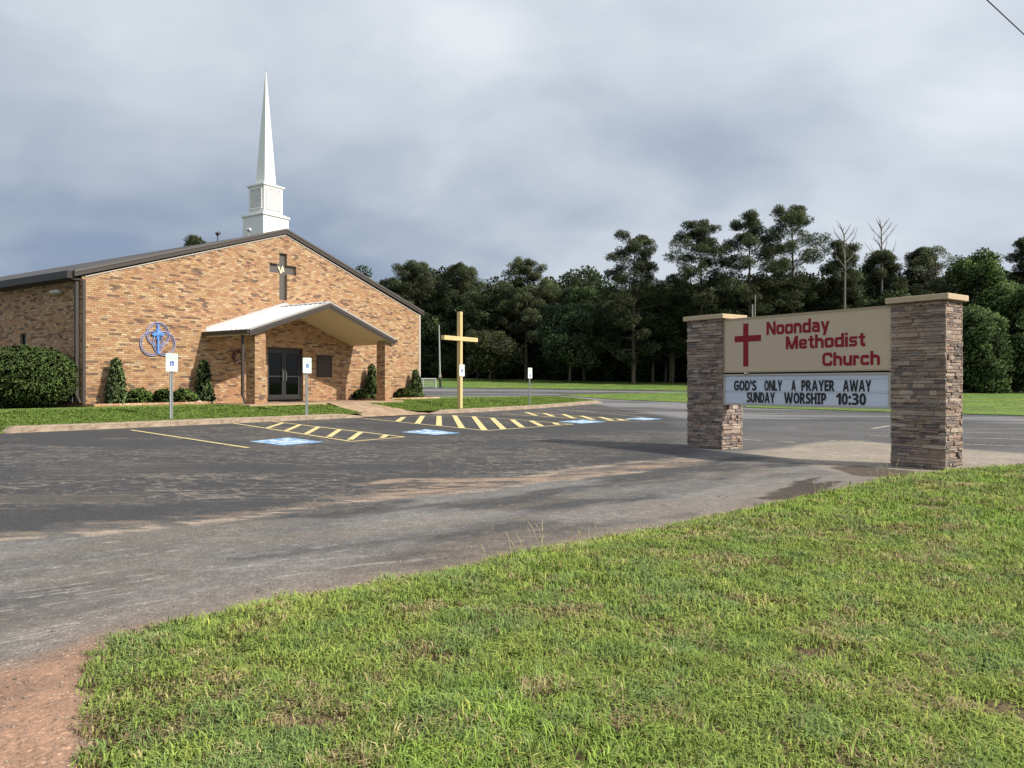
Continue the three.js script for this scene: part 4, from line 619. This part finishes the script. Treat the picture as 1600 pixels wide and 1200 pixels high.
// ------------------------------------------------------------------ leaves, shrubs and hedges
const leafMat = (c, t = 0) => std(c, 0.75, { side: THREE.DoubleSide });
function leafBall(n, seed, { rad = 1, flat = 1, w = 0.2, l = 0.3, spread = 0.5, shell = 0 } = {}) {   // a clump of small separate leaves
  const R = rng(seed), pos = [], nor = [], idx = [], v = new THREE.Vector3(), q = new THREE.Quaternion(), e = new THREE.Euler();
  for (let i = 0; i < n; i++) {
    let x, y, z, m; do { x = R() * 2 - 1; y = R() * 2 - 1; z = R() * 2 - 1; m = Math.hypot(x, y, z); } while (m > 1 || m < shell);
    const out = new THREE.Vector3(x, y * 0.8 + 0.25, z).normalize(); q.setFromUnitVectors(new THREE.Vector3(0, 1, 0), out); e.set((R() - 0.5) * 2 * spread * 2, R() * 6.28, (R() - 0.5) * 2 * spread * 2);
    const q2 = q.clone().multiply(new THREE.Quaternion().setFromEuler(e)), k = 0.7 + 0.6 * R(), b = pos.length / 3;
    for (const [a, c, d] of [[0, 0, 0], [-w / 2 * k, l * 0.5 * k, 0.02 * k], [w / 2 * k, l * 0.5 * k, -0.02 * k], [0, l * k, 0]]) { v.set(a, c, d).applyQuaternion(q2); pos.push(x * rad + v.x, y * rad * flat + v.y, z * rad + v.z); nor.push(out.x, out.y, out.z); }
    idx.push(b, b + 1, b + 2, b + 1, b + 3, b + 2);
  }
  const g = new THREE.BufferGeometry(); g.setAttribute('position', new THREE.Float32BufferAttribute(pos, 3)); g.setIndex(idx); g.computeVertexNormals(); const N = g.attributes.normal; for (let i = 0; i < N.count; i++) { const f = new THREE.Vector3().fromBufferAttribute(N, i), o = new THREE.Vector3(nor[i * 3], nor[i * 3 + 1], nor[i * 3 + 2]); if (f.dot(o) < 0) f.negate(); f.lerp(o, 0.6).normalize(); N.setXYZ(i, f.x, f.y, f.z); } return g;
}
function instances(name, geo, m, list, parent) {                           // list of {m: matrix, c: [r, g, b]}
  const im = new THREE.InstancedMesh(geo, m, list.length); list.forEach((o, i) => { im.setMatrixAt(i, o.m); im.setColorAt(i, lin(...o.c)); }); im.name = name; im.userData.kind = 'stuff'; if (parent) parent.add(im); return im;
}
const white = std(0xffffff, 1, { side: THREE.DoubleSide }), foliage = new THREE.MeshPhysicalMaterial({ color: 0xffffff, roughness: 1, side: THREE.DoubleSide, transmission: 0.4, thickness: 0, specularIntensity: 0.3 }), bark = std(0xffffff, 0.95);
bark.map = tex(128, 256, (u, v, o) => { const a = wrapN(u, v * 0.5, 16, 4), t = 0.5 + 1.0 * (a - 0.5) + 0.3; o[0] = 0.15 * t; o[1] = 0.115 * t; o[2] = 0.09 * t; });
const twig = std([0.09, 0.07, 0.055], 0.95);
const smallLeaf = [1, 2, 3].map((s) => leafBall(46, 600 + s, { rad: 0.1, w: 0.03, l: 0.075, spread: 0.7 })), fineLeaf = [1, 2].map((s) => leafBall(70, 620 + s, { rad: 0.09, w: 0.012, l: 0.085, spread: 0.4 })), needleLike = leafBall(60, 640, { rad: 0.1, w: 0.018, l: 0.06, spread: 0.8 });
{
  const cone = (u, base, h, w, label, seed) => {
    const s = onFront('cone_evergreen', label, 'evergreen shrub', u, base, 0.45), R = rng(seed), L = [];
    mesh('stem', bar([0, -0.1, 0], [0, h * 0.9, 0], 0.035, 0.01, 6), twig, s);
    for (let i = 0; i < 250; i++) { const t = Math.pow(R(), 1.25), a = R() * 6.28, r = (w / 2) * Math.pow(1 - t, 0.72) * (0.45 + 0.6 * Math.sqrt(R())) * (0.55 + 0.9 * fbm(a * 1.1 + seed, t * 7, 2)), k = 0.75 + 0.5 * R(), q = 0.7 + 0.6 * R(); L.push({ m: M4(Math.cos(a) * r, 0.03 + t * h * 0.96, Math.sin(a) * r, k, k * 1.5, k, 0, R() * 6.28, 0), c: [0.12 * q, 0.17 * q, 0.065 * q] }); }
    instances('foliage', fineLeaf[seed % 2], white, L, s);
  };
  cone(0.98, 0.66, 1.5, 0.56, 'narrow cone evergreen nearest the left corner of the brick front', 1); cone(4.55, 0.66, 1.55, 0.56, 'narrow cone evergreen at the edge of the porch shadow, right of the emblem', 2);
  cone(14.1, 0.64, 1.6, 0.66, 'cone evergreen between the porch and its right column', 3); cone(17.45, 0.64, 1.35, 0.66, 'cone evergreen at the right corner of the brick front', 4);
  const bush = (u, base, w, h, label, seed, tone = 1) => {
    const s = onFront('low_bush', label, 'bush', u, base, 0.45), R = rng(seed * 7), L = [];
    mesh('stems', [0, 1, 2, 3].map((i) => bar([0, -0.05, 0], [Math.cos(i * 1.6) * w * 0.25, h * 0.7, Math.sin(i * 1.6) * w * 0.25], 0.015, 0.006, 5)), twig, s);
    for (let i = 0; i < 110; i++) { const a = R() * 6.28, e = Math.acos(1 - R() * 1.15), r = 0.55 + 0.5 * Math.sqrt(R()), q = (0.6 + 0.8 * R()) * tone, k = 0.8 + 0.5 * R(); L.push({ m: M4(Math.sin(e) * Math.cos(a) * r * w / 2, h * 0.45 + Math.cos(e) * r * h * 0.5, Math.sin(e) * Math.sin(a) * r * w / 2, k, k, k, 0, R() * 6.28, 0), c: [0.10 * q, 0.155 * q, 0.035 * q] }); }
    instances('foliage', smallLeaf[seed % 3], white, L, s);
  };
  bush(1.85, 0.66, 0.74, 0.52, 'low leafy green bush right of the leftmost cone evergreen', 1); bush(2.8, 0.66, 0.6, 0.44, 'low leafy green bush under the blue wall emblem', 2); bush(3.68, 0.66, 0.68, 0.5, 'low leafy green bush behind the leftmost parking sign', 3); bush(16.5, 0.64, 0.8, 0.45, 'low dark bush between the right porch column and the corner evergreen', 4, 0.8); bush(13.3, 0.64, 0.5, 0.4, 'small dark bush by the left side of the right porch column', 5, 0.6);
  // pale stones and a low planter by the porch
  const st = std([0.55, 0.45, 0.36], 0.9), R = rng(31); [[4.15, 0.11], [4.4, 0.08], [4.05, 0.07]].forEach(([u, r], i) => { const s = onFront('bed_stone', ['largest pale stone at the foot of the cone evergreen by the porch', 'pale stone right of the largest stone by the cone evergreen', 'small pale stone left of the largest stone by the cone evergreen'][i], 'stone', u, 0.67, 0.74); mesh('rock', new THREE.IcosahedronGeometry(r, 2).scale(1.2, 0.75, 0.9), st, s); });
  const pl_ = onFront('stone_planter', 'small pale stone planter beside the right porch column', 'planter', 13.75, 0.6, 1.3); mesh('bowl', new THREE.LatheGeometry([[0, 0], [0.16, 0], [0.19, 0.05], [0.25, 0.24], [0.27, 0.27], [0.22, 0.27], [0.2, 0.2], [0, 0.2]].map(([x, y]) => new THREE.Vector2(x, y)), 20), std([0.5, 0.42, 0.2], 0.85), pl_);
}
{
  // the large clipped bush at the side wall
  const [x, d] = [-16.95, 26.72], b = thing('round_bush', 'large round clipped dark green bush against the shaded side wall', 'bush', P(x, 0.58, d), TURN), R = rng(91), L = [], rx = 1.52, rz = 1.75, h = 2.02;
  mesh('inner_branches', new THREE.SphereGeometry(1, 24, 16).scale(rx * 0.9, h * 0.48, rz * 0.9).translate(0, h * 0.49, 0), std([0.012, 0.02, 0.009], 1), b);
  for (let i = 0; i < 3400; i++) {
    const y = 1 - 2 * R(), a = R() * 6.28, s = Math.sqrt(1 - y * y), sq = (v, p) => Math.sign(v) * Math.pow(Math.abs(v), p), r = 0.93 + 0.09 * R() + 0.12 * (fbm(a * 2.6, y * 3 + 4, 3) - 0.5), Y = sq(y, 0.95), S = Math.pow(s, 0.8), k = 0.8 + 0.5 * R(), q = 0.6 + 0.8 * R();
    L.push({ m: M4(Math.cos(a) * S * r * rx, h / 2 + Y * r * h / 2, Math.sin(a) * S * r * rz, k, k, k, R() * 0.6, R() * 6.28, R() * 0.6), c: [0.085 * q, 0.128 * q, 0.034 * q] });
  }
  instances('foliage', needleLike, white, L, b);
}
// ------------------------------------------------------------------ the forest edge
const needleClump = [1, 2, 3].map((s) => leafBall(130, 700 + s, { rad: 0.62, flat: 0.6, w: 0.07, l: 0.3, spread: 0.5, shell: 0.2 }));
const leafClump = [1, 2, 3].map((s) => leafBall(140, 720 + s, { rad: 0.72, flat: 0.75, w: 0.13, l: 0.19, spread: 0.6, shell: 0.15 }));
function pine(label, px, top, wpx, d, seed, { bare = 0.35, group, tone = 1, clumps = 1 } = {}) {
  const x = (px - 800) / 1200 * d, gy = land(x, d) - 0.05, H = EYE + (600 - top) / 1200 * d - gy, W = wpx / 1200 * d / 2, R = rng(seed * 131 + 7), limbs = [], L = [];
  const t = thing('pine_tree', label, 'pine tree', P(x, gy, d), R() * 0.4, group), lean = [(R() - 0.5) * 0.5, (R() - 0.5) * 0.5], tr = 0.014 * H + 0.03, at = (s) => [lean[0] * s * s, H * s, lean[1] * s * s];
  for (let i = 0; i < 6; i++) limbs.push(bar(at(i / 6 * 0.97), at((i + 1) / 6 * 0.97), tr * (1 - i / 6.6), tr * (1 - (i + 1) / 6.6), 7));
  const n = Math.round(31 * clumps), ga = R() * 6;
  for (let i = 0; i < n; i++) {
    const s = bare + (1 - bare) * Math.pow((i + 0.3) / n, 0.85), e = (s - bare) / (1 - bare), prof = Math.pow(Math.sin(Math.PI * Math.min(1, 0.12 + 0.80 * e)), 0.7) * (1 - 0.25 * e) * (0.5 + 0.65 * R()), a = ga + i * 2.4 + R() * 0.8, r = W * prof, o = at(s * 0.985), tip = [o[0] + Math.cos(a) * r, o[1] + r * (0.05 + 0.35 * e) + (R() - 0.4) * 0.4, o[2] + Math.sin(a) * r];
    limbs.push(bar(o, tip, 0.05 * (1.2 - e) + 0.015, 0.012, 5));
    const m = 10 + Math.floor(R() * 4), lob = Math.max(0.5, r * 0.38), lq = 0.7 + 0.5 * R();   // a flattened tuft of needle bunches at the end of each limb
    for (let k = 0; k < m; k++) { const inner = k > m - 3, f = inner ? 0.35 + 0.35 * R() : 1, z = (0.6 + 0.35 * R()) * (0.85 + 0.25 * (1 - e)), q = (0.75 + 0.5 * R()) * tone * lq, b = R() * 6.28, g = lob * Math.sqrt(R()); L.push({ m: M4(lerp(o[0], tip[0], f) + Math.cos(b) * g, lerp(o[1], tip[1], f) + 0.1 + (R() - 0.35) * lob * 0.95, lerp(o[2], tip[2], f) + Math.sin(b) * g, z, z, z, (R() - 0.5) * 0.5, R() * 6.28, (R() - 0.5) * 0.5), c: [0.112 * q, 0.138 * q, 0.06 * q] }); }
  }
  for (let k = 0; k < 4; k++) L.push({ m: M4(at(1)[0] + (R() - 0.5) * 0.7, H - 0.45 - R() * 0.4, at(1)[2] + (R() - 0.5) * 0.7, 0.7, 0.75, 0.7, 0, R() * 6, 0), c: [0.11 * tone, 0.136 * tone, 0.06 * tone] });
  mesh('trunk', limbs, bark, t); instances('crown', needleClump[seed % 3], foliage, L, t); return t;
}
function broadleaf(label, px, top, wpx, d, seed, { bare = 0.12, group, tone = 1, col = [0.1, 0.152, 0.058], n = 260, sparse = 0 } = {}) {
  const x = (px - 800) / 1200 * d, gy = land(x, d) - 0.05, H = EYE + (600 - top) / 1200 * d - gy, W = wpx / 1200 * d / 2, R = rng(seed * 177 + 3), limbs = [], L = [];
  const t = thing('broadleaf_tree', label, 'tree', P(x, gy, d), 0, group), tr = 0.014 * H + 0.03;
  limbs.push(bar([0, 0, 0], [0.1, H * 0.45, 0], tr, tr * 0.6, 7), bar([0.1, H * 0.45, 0], [0, H * 0.85, 0.1], tr * 0.6, tr * 0.15, 6));
  const lobes = []; const nl = 13 + Math.floor(H / 2);
  for (let i = 0; i < nl; i++) { const s = bare + (1 - bare) * (0.08 + 0.84 * ((i + R() * 0.6) / nl)), e = (s - bare) / (1 - bare), a = i * 2.4 + R(), r = W * 0.72 * Math.pow(Math.sin(Math.PI * (0.16 + 0.76 * e)), 0.8) * (0.55 + 0.5 * R()), c = [Math.cos(a) * r, H * s, Math.sin(a) * r], q = W * (0.3 + 0.22 * R()) * (1 - 0.35 * e); lobes.push([c, q]); limbs.push(bar([0.05, Math.max(0.2, H * s * 0.75 - 0.3), 0], c, 0.05 + 0.02 * (1 - e), 0.012, 5)); if (sparse) for (let k = 0; k < 5; k++) limbs.push(bar(c, [c[0] + (R() - 0.5) * q * 2, c[1] + q * (0.4 + R()), c[2] + (R() - 0.5) * q * 2], 0.02, 0.006, 4)); }
  for (let i = 0; i < n; i++) { const [c, r] = lobes[Math.floor(R() * lobes.length)], y = 1 - 1.7 * R(), a = R() * 6.28, s = Math.sqrt(Math.max(0, 1 - y * y)), k = (0.75 + 0.5 * R()) * (sparse ? 0.6 : 1), q = (0.6 + 0.8 * R()) * tone, f = r * (0.65 + 0.4 * R()); L.push({ m: M4(c[0] + Math.cos(a) * s * f, Math.min(H - 0.4, c[1] + y * f * 0.8), c[2] + Math.sin(a) * s * f, k, k, k, R() - 0.5, R() * 6.28, R() - 0.5), c: col.map((v) => v * q) }); }
  mesh('trunk', limbs, bark, t); instances('crown', leafClump[seed % 3], foliage, L, t); return t;
}
{
  const FG = 'trees of the dense forest edge behind the lot';
  const seenAt = {}, ORD = ['first', 'second', 'third', 'fourth', 'fifth', 'sixth', 'seventh'];
  const spot = (kind, px) => { const w = px < 690 ? 'behind the church corner' : px < 790 ? 'behind the wooden cross' : px < 880 ? 'behind the lone parking sign' : px < 965 ? 'left of the gap before the brown sign' : px < 1070 ? 'left of the left stone pillar' : px < 1170 ? 'behind the left stone pillar' : px < 1390 ? 'behind the sign panel' : px < 1510 ? 'behind the right stone pillar' : 'right of the right stone pillar', n = seenAt[kind + w] = (seenAt[kind + w] ?? -1) + 1; return kind + ' ' + w + ', ' + ORD[n] + ' there from the left'; };
  const dAt = (px) => lerp(92, 71, ss(600, 1650, px));
  // pines and trees one can tell apart against the sky
  pine('dark pine top peeking over the left roof slope of the church', 304, 373, 14, 66, 1, { bare: 0.7, clumps: 0.3 });
  pine('leftmost tall round pine right behind the church corner', 648, 416, 105, 94, 2, { bare: 0.18, clumps: 1.5 });
  pine('second pine from the church, rounded dark crown above the wooden cross', 722, 416, 82, 93, 3, { bare: 0.22, clumps: 1.4 });
  pine('pale topped pine in the middle of the left forest, right of the wooden cross', 822, 413, 92, 89, 4, { bare: 0.3, tone: 1.25, clumps: 1.2 });
  pine('broad dark pine standing left of the sign, with gaps in its crown', 990, 377, 128, 80, 5, { bare: 0.14, tone: 0.85, clumps: 1.25 });
  pine('spreading pine above the left stone pillar of the sign', 1097, 352, 112, 78, 6, { bare: 0.34, tone: 0.85 });
  pine('tall dark pine left of the tallest pine, above the sign panel', 1172, 339, 104, 77, 7, { bare: 0.26, tone: 0.85 });
  pine('tallest pine of the forest edge, above the middle of the sign panel', 1240, 324, 112, 77, 8, { bare: 0.26, tone: 1.05 });
  pine('sparse pine with a dead grey top right of the tallest pine', 1318, 384, 74, 75, 9, { bare: 0.28, tone: 0.95, clumps: 0.8 });
  pine('low wide pine below the bare dead trunk, left of the right pillar', 1376, 398, 86, 76, 10, { bare: 0.3, tone: 0.9 });
  pine('dark pine cut by the right edge of the photograph', 1602, 378, 62, 74, 11, { bare: 0.3, tone: 0.75 });
  pine('dark pine behind the right pillar with ragged outline', 1440, 392, 66, 77, 12, { bare: 0.4, tone: 0.75, clumps: 0.7 });
  broadleaf('thin pale tree with sparse foliage above the right pillar', 1462, 377, 84, 74, 13, { bare: 0.35, col: [0.16, 0.19, 0.10], n: 120, sparse: 1 });
  broadleaf('bright green rounded tree right of the right pillar top', 1525, 390, 96, 72, 14, { col: [0.15, 0.225, 0.068], n: 360 });
  broadleaf('green leafy tree at the right forest edge, reaching the frame', 1588, 440, 100, 69, 15, { col: [0.14, 0.215, 0.068], n: 380, bare: 0.03 });
  broadleaf('dark leafy tree close behind the right pillar of the sign', 1530, 478, 84, 67.5, 16, { col: [0.125, 0.19, 0.066], n: 340, bare: 0.02 });
  broadleaf('low light leafed tree right of the wooden cross at the forest foot', 765, 520, 90, 84, 17, { col: [0.105, 0.125, 0.05], n: 180, bare: 0.25 });
  broadleaf('pale fresh green tree with layered twigs left of the sign', 890, 478, 120, 82, 18, { col: [0.075, 0.12, 0.05], n: 240, bare: 0.25 });
  // dead trees
  const snag = (label, px, top, d, seed, H0) => {
    const x = (px - 800) / 1200 * d, gy = land(x, d), H = EYE + (600 - top) / 1200 * d - gy, R = rng(seed), g = [bar([0, 0, 0], [0.15, H * 0.7, 0], 0.12, 0.09, 7), bar([0.15, H * 0.7, 0], [0.0, H * 0.93, 0.1], 0.085, 0.05, 6)], t = thing('dead_tree', label, 'dead tree', P(x, gy, d));
    const br = (o, a, L, r, k) => { const e = [o[0] + Math.cos(a) * L * 0.6, o[1] + L * (0.55 + 0.4 * R()), o[2] + Math.sin(a) * L * 0.5]; g.push(bar(o, e, r, r * 0.45, 5)); if (k) for (let i = 0; i < 2; i++) br([lerp(o[0], e[0], 0.55 + 0.4 * i), lerp(o[1], e[1], 0.55 + 0.4 * i), lerp(o[2], e[2], 0.55 + 0.4 * i)], a + (R() - 0.5) * 2.2, L * 0.62, r * 0.5, k - 1); };
    for (let i = 0; i < 9; i++) { const s = 0.7 + 0.235 * i / 9; br([0.1, H * s, 0.05], i * 2.6 + R(), (1.0 - s) * 3.4 + 1.0, 0.05, 1); } for (let i = 0; i < 3; i++) br([0, H * 0.92, 0.1], i * 2.1 + 0.3, H * 0.05, 0.055, 1);
    mesh('bare_trunk', g, std([0.17, 0.145, 0.13], 0.9), t);
  };
  snag('bare dead tree with forked grey top, tallest of the two dead trees', 1376, 336, 74.5, 41); snag('bare dead twigs above the sparse pine, lower of the two dead trees', 1318, 347, 72, 43);
  // the rest of the edge, tree by tree
  const R = rng(1234); let k = 20;
  for (let px = 585; px < 1650; px += 27 + R() * 16) { const d = dAt(px) - 1 + R() * 5, big = px > 930; const top = big ? 432 + R() * 60 : 436 + R() * 42; if (R() < 0.62) pine(spot('dark pine', px), px, top - 8, 76 + R() * 34, d + 3, k++, { bare: 0.2, group: 'pines along the forest edge', tone: 0.8 + 0.3 * R() }); else broadleaf(spot('dark leafy tree', px), px, top, 84 + R() * 36, d, k++, { bare: 0.22 + 0.12 * R(), group: FG, tone: 0.75 + 0.35 * R(), n: 230 }); }
  for (let px = 575; px < 1660; px += 34 + R() * 20) broadleaf(spot('low shaded tree', px), px, 515 + R() * 40, 70 + R() * 36, dAt(px) + 1.5 + R() * 4, k++, { bare: 0.05 + 0.12 * R(), group: 'undergrowth trees of the forest edge', tone: 0.6 + 0.4 * R(), n: 190 });
  // the wood behind reads as one mass
  const L = []; for (let i = 0; i < 9500; i++) { const px = 520 + R() * 1480, d = dAt(px) + 4 + R() * 26, x = (px - 800) / 1200 * d, maxH = (px > 930 ? 11 : 12.6) * (0.75 + 0.35 * fbm(px * 0.013, d * 0.1, 3) * 1.3), y = land(x, d) + Math.pow(R(), 1.05) * maxH, z = 1.1 + R() * 1.1, q = 0.4 + 0.6 * R(); L.push({ m: M4(x, y, -d, z, z, z, R(), R() * 6.28, R()), c: [0.085 * q, 0.125 * q, 0.05 * q] }); }
  const w = instances('far_wood', leafClump[1], foliage, L, scene); w.userData.kind = 'stuff'; tag(w, 'dark mass of the wood behind the forest edge', 'wood');
  const T = []; for (let i = 0; i < 260; i++) { const px = 560 + R() * 1240, d = dAt(px) + 0.5 + R() * 10, x = (px - 800) / 1200 * d, r = 0.07 + R() * 0.09; T.push({ m: M4(x, land(x, d) + 4.5, -d, r, 9.5, r, (R() - 0.5) * 0.06, 0, (R() - 0.5) * 0.06), c: [0.12, 0.1, 0.085].map((v) => v * (0.5 + R())) }); }
  const tk = instances('forest_trunks', new THREE.CylinderGeometry(0.8, 1, 1, 7), std(0xffffff, 0.95), T, scene); tk.userData.kind = 'stuff'; tag(tk, 'slender trunks standing in the shade of the wood', 'trunks');
}
// ------------------------------------------------------------------ grass blades
function tuft(n, seed, { h = 0.06, w = 0.0042, rad = 0.06, bend = 0.6 } = {}) {
  const R = rng(seed), pos = [], idx = [];
  for (let i = 0; i < n; i++) {
    const a = R() * 6.28, r = rad * Math.sqrt(R()), x = Math.cos(a) * r, z = Math.sin(a) * r, H = h * (0.45 + 0.75 * R()), d = R() * 6.28, b = bend * (0.3 + R()) * H, W = w * (0.7 + 0.6 * R()), tx = -Math.sin(d) * W / 2, tz = Math.cos(d) * W / 2, k = pos.length / 3, cx = Math.cos(d), cz = Math.sin(d);
    pos.push(x - tx, -0.008, z - tz, x + tx, -0.008, z + tz, x + cx * b * 0.3 - tx, H * 0.55, z + cz * b * 0.3 - tz, x + cx * b * 0.3 + tx, H * 0.55, z + cz * b * 0.3 + tz, x + cx * b, H * (1 - 0.25 * bend), z + cz * b);
    idx.push(k, k + 1, k + 3, k, k + 3, k + 2, k + 2, k + 3, k + 4);
  }
  const g = new THREE.BufferGeometry(); g.setAttribute('position', new THREE.Float32BufferAttribute(pos, 3)); g.setIndex(idx); g.computeVertexNormals(); const N = g.attributes.normal; for (let i = 0; i < N.count; i++) { const f = new THREE.Vector3().fromBufferAttribute(N, i); if (f.y < 0) f.negate(); f.lerp(new THREE.Vector3(0, 1, 0), 0.55).normalize(); N.setXYZ(i, f.x, f.y, f.z); } return g;
}
{
  const R = rng(99), kinds = [tuft(26, 1, { h: 0.042, rad: 0.075, bend: 1.15 }), tuft(24, 2, { h: 0.034, rad: 0.08, bend: 1.7, w: 0.005 }), tuft(12, 3, { h: 0.07, rad: 0.06, bend: 1.0, w: 0.0036 })], L = [[], [], []];
  const bald = [[1280, 1045, 0.2], [705, 1048, 0.13], [1585, 1138, 0.2], [400, 985, 0.08], [520, 1155, 0.12], [240, 1090, 0.1], [930, 1010, 0.07], [1180, 960, 0.09], [640, 1150, 0.08], [860, 1120, 0.08], [1420, 980, 0.09], [1120, 1170, 0.07], [1450, 800, 0.25], [1340, 1075, 0.1], [250, 1120, 0.08]].map(([px, py, r]) => [...gp(px, py), r]);
  const put = (x, d, big) => {
    const s = -lawnPoly(x, d); if (s < -0.015) return; for (const [bx, bd, br] of bald) { const q = Math.hypot(x - bx, (d - bd)) / br; if (q < 1 && R() > q * q * 0.5) return; }
    const patch = 0.5 * fbm(x * 1.5 + 3, d * 1.5, 3) + 0.5 * fbm(x * 5 + 3, d * 5, 2), dry = 0.45 * fbm(x * 2.2 + 60, d * 2.2 + 20, 3) + 0.55 * fbm(x * 7 + 60, d * 7 + 20, 2), thin = fbm(x * 4 + 9, d * 4 + 70, 2); if (thin < 0.36 && R() < 0.55) return; if (s < 0.12 && R() < 0.35) return;
    const lush = fbm(x * 0.7 + 30, d * 0.7 + 11, 3), t = R(), k = t < 0.55 ? 0 : t < 0.9 ? 1 : 2, z = (0.75 + 0.55 * R()) * (0.75 + 0.5 * patch) * big * (k === 2 && lush < 0.5 ? 0.7 : 1);
    let c = [lerp(0.175, 0.265, patch), lerp(0.275, 0.325, patch), lerp(0.05, 0.062, patch)]; if (lush > 0.58) c = [lerp(0.19, 0.24, patch), 0.32, 0.05]; const cool = fbm(x * 3.3 + 90, d * 3.3 + 7, 3); if (cool > 0.5 && R() < ss(0.5, 0.66, cool) * 0.7) c = [0.185, 0.27, 0.075]; else if (R() < 0.12) c = [0.34, 0.37, 0.075]; const dr = dry > 0.6 ? 0.5 : dry > 0.52 ? 0.17 : 0.05; if (R() < dr) c = R() < 0.6 ? [0.40, 0.33, 0.16] : [0.22, 0.155, 0.08];
    const q = 0.6 + 0.75 * R(); L[k].push({ m: M4(x, LAWN_H(x, d), -d, z, z * (0.8 + 0.5 * R()), z, (R() - 0.5) * 0.3, R() * 6.28, (R() - 0.5) * 0.3), c: c.map((v) => v * q) });
  };
  const fill = (d0, d1, dens, big) => { const x0 = -3, x1 = d1 * 0.72 + 1.2, n = Math.round((x1 - x0) * (d1 - d0) * dens); for (let i = 0; i < n; i++) { const x = lerp(x0, x1, R()), d = lerp(d0, d1, R()); if (Math.abs(x) < d * 0.7 + 0.6) put(x, d, big); } };
  fill(2.2, 4.2, 1150, 0.9); fill(4.2, 7, 720, 1.0); fill(7, 10.5, 420, 1.15); fill(10.5, 17, 240, 1.4);
  const lawn = scene.getObjectByName('front_lawn'); L.forEach((l, i) => { const im = instances('grass_blades', kinds[i], white, l, lawn); im.userData.kind = 'stuff'; });
  // a few tall seed stalks at the lawn edge
  const st = [], R2 = rng(55); for (const [px, py, n, h] of [[850, 862, 7, 0.3], [812, 868, 4, 0.2], [905, 852, 5, 0.24], [1380, 752, 6, 0.34], [1290, 770, 4, 0.22], [1345, 762, 4, 0.2], [1430, 742, 3, 0.2], [760, 880, 4, 0.16]]) for (let i = 0; i < n; i++) { const [x, d] = gp(px + (R2() - 0.5) * 40, py + R2() * 8), H = h * (0.5 + 0.6 * R2()), a = R2() * 6.28, y = land(x, d); st.push(bar([x, y, -d], [x + Math.cos(a) * H * 0.2, y + H * 0.7, -d + Math.sin(a) * H * 0.2], 0.0022, 0.0016, 4), bar([x + Math.cos(a) * H * 0.2, y + H * 0.7, -d + Math.sin(a) * H * 0.2], [x + Math.cos(a) * H * 0.42, y + H, -d + Math.sin(a) * H * 0.42], 0.003, 0.002, 4)); }
  const sk = mesh('seed_stalks', st, std([0.42, 0.38, 0.2], 0.9), lawn); sk.userData.kind = 'stuff';
  // shorter turf in front of the church
  const T = []; const lawnAt = (u0, u1, n) => { for (let i = 0; i < n; i++) { const u = lerp(u0, u1, R()), off = lerp(0.95, 5.5, R()); if (u > 4.6 && u < 13.6 && off < 3.12) continue; const e = off > 3.05 ? (off - 3.05) / 2.7 : 0; if (off > 3.0 && u > lerp(8.66, 8.15, e) && u < lerp(10.53, 12.0, e)) continue; const [x, d] = fp(u, off), z = 0.9 + R() * 0.9, q = 0.75 + 0.55 * R(); T.push({ m: M4(x, lawnY(u, off), -d, z * 1.6, z * 0.8, z * 1.6, 0, R() * 6.28, 0), c: [0.19 * q, 0.28 * q, 0.045 * q] }); } };
  lawnAt(-9, 8.5, 9000); lawnAt(10.5, 29, 9000);
  const turf = scene.getObjectByName('church_lawn'), im = instances('turf_blades', kinds[1], white, T, turf); im.userData.kind = 'stuff';
}
scene.traverse((o) => { if (o.isMesh) { o.castShadow = true; o.receiveShadow = true; } });
renderer.render(scene, camera);
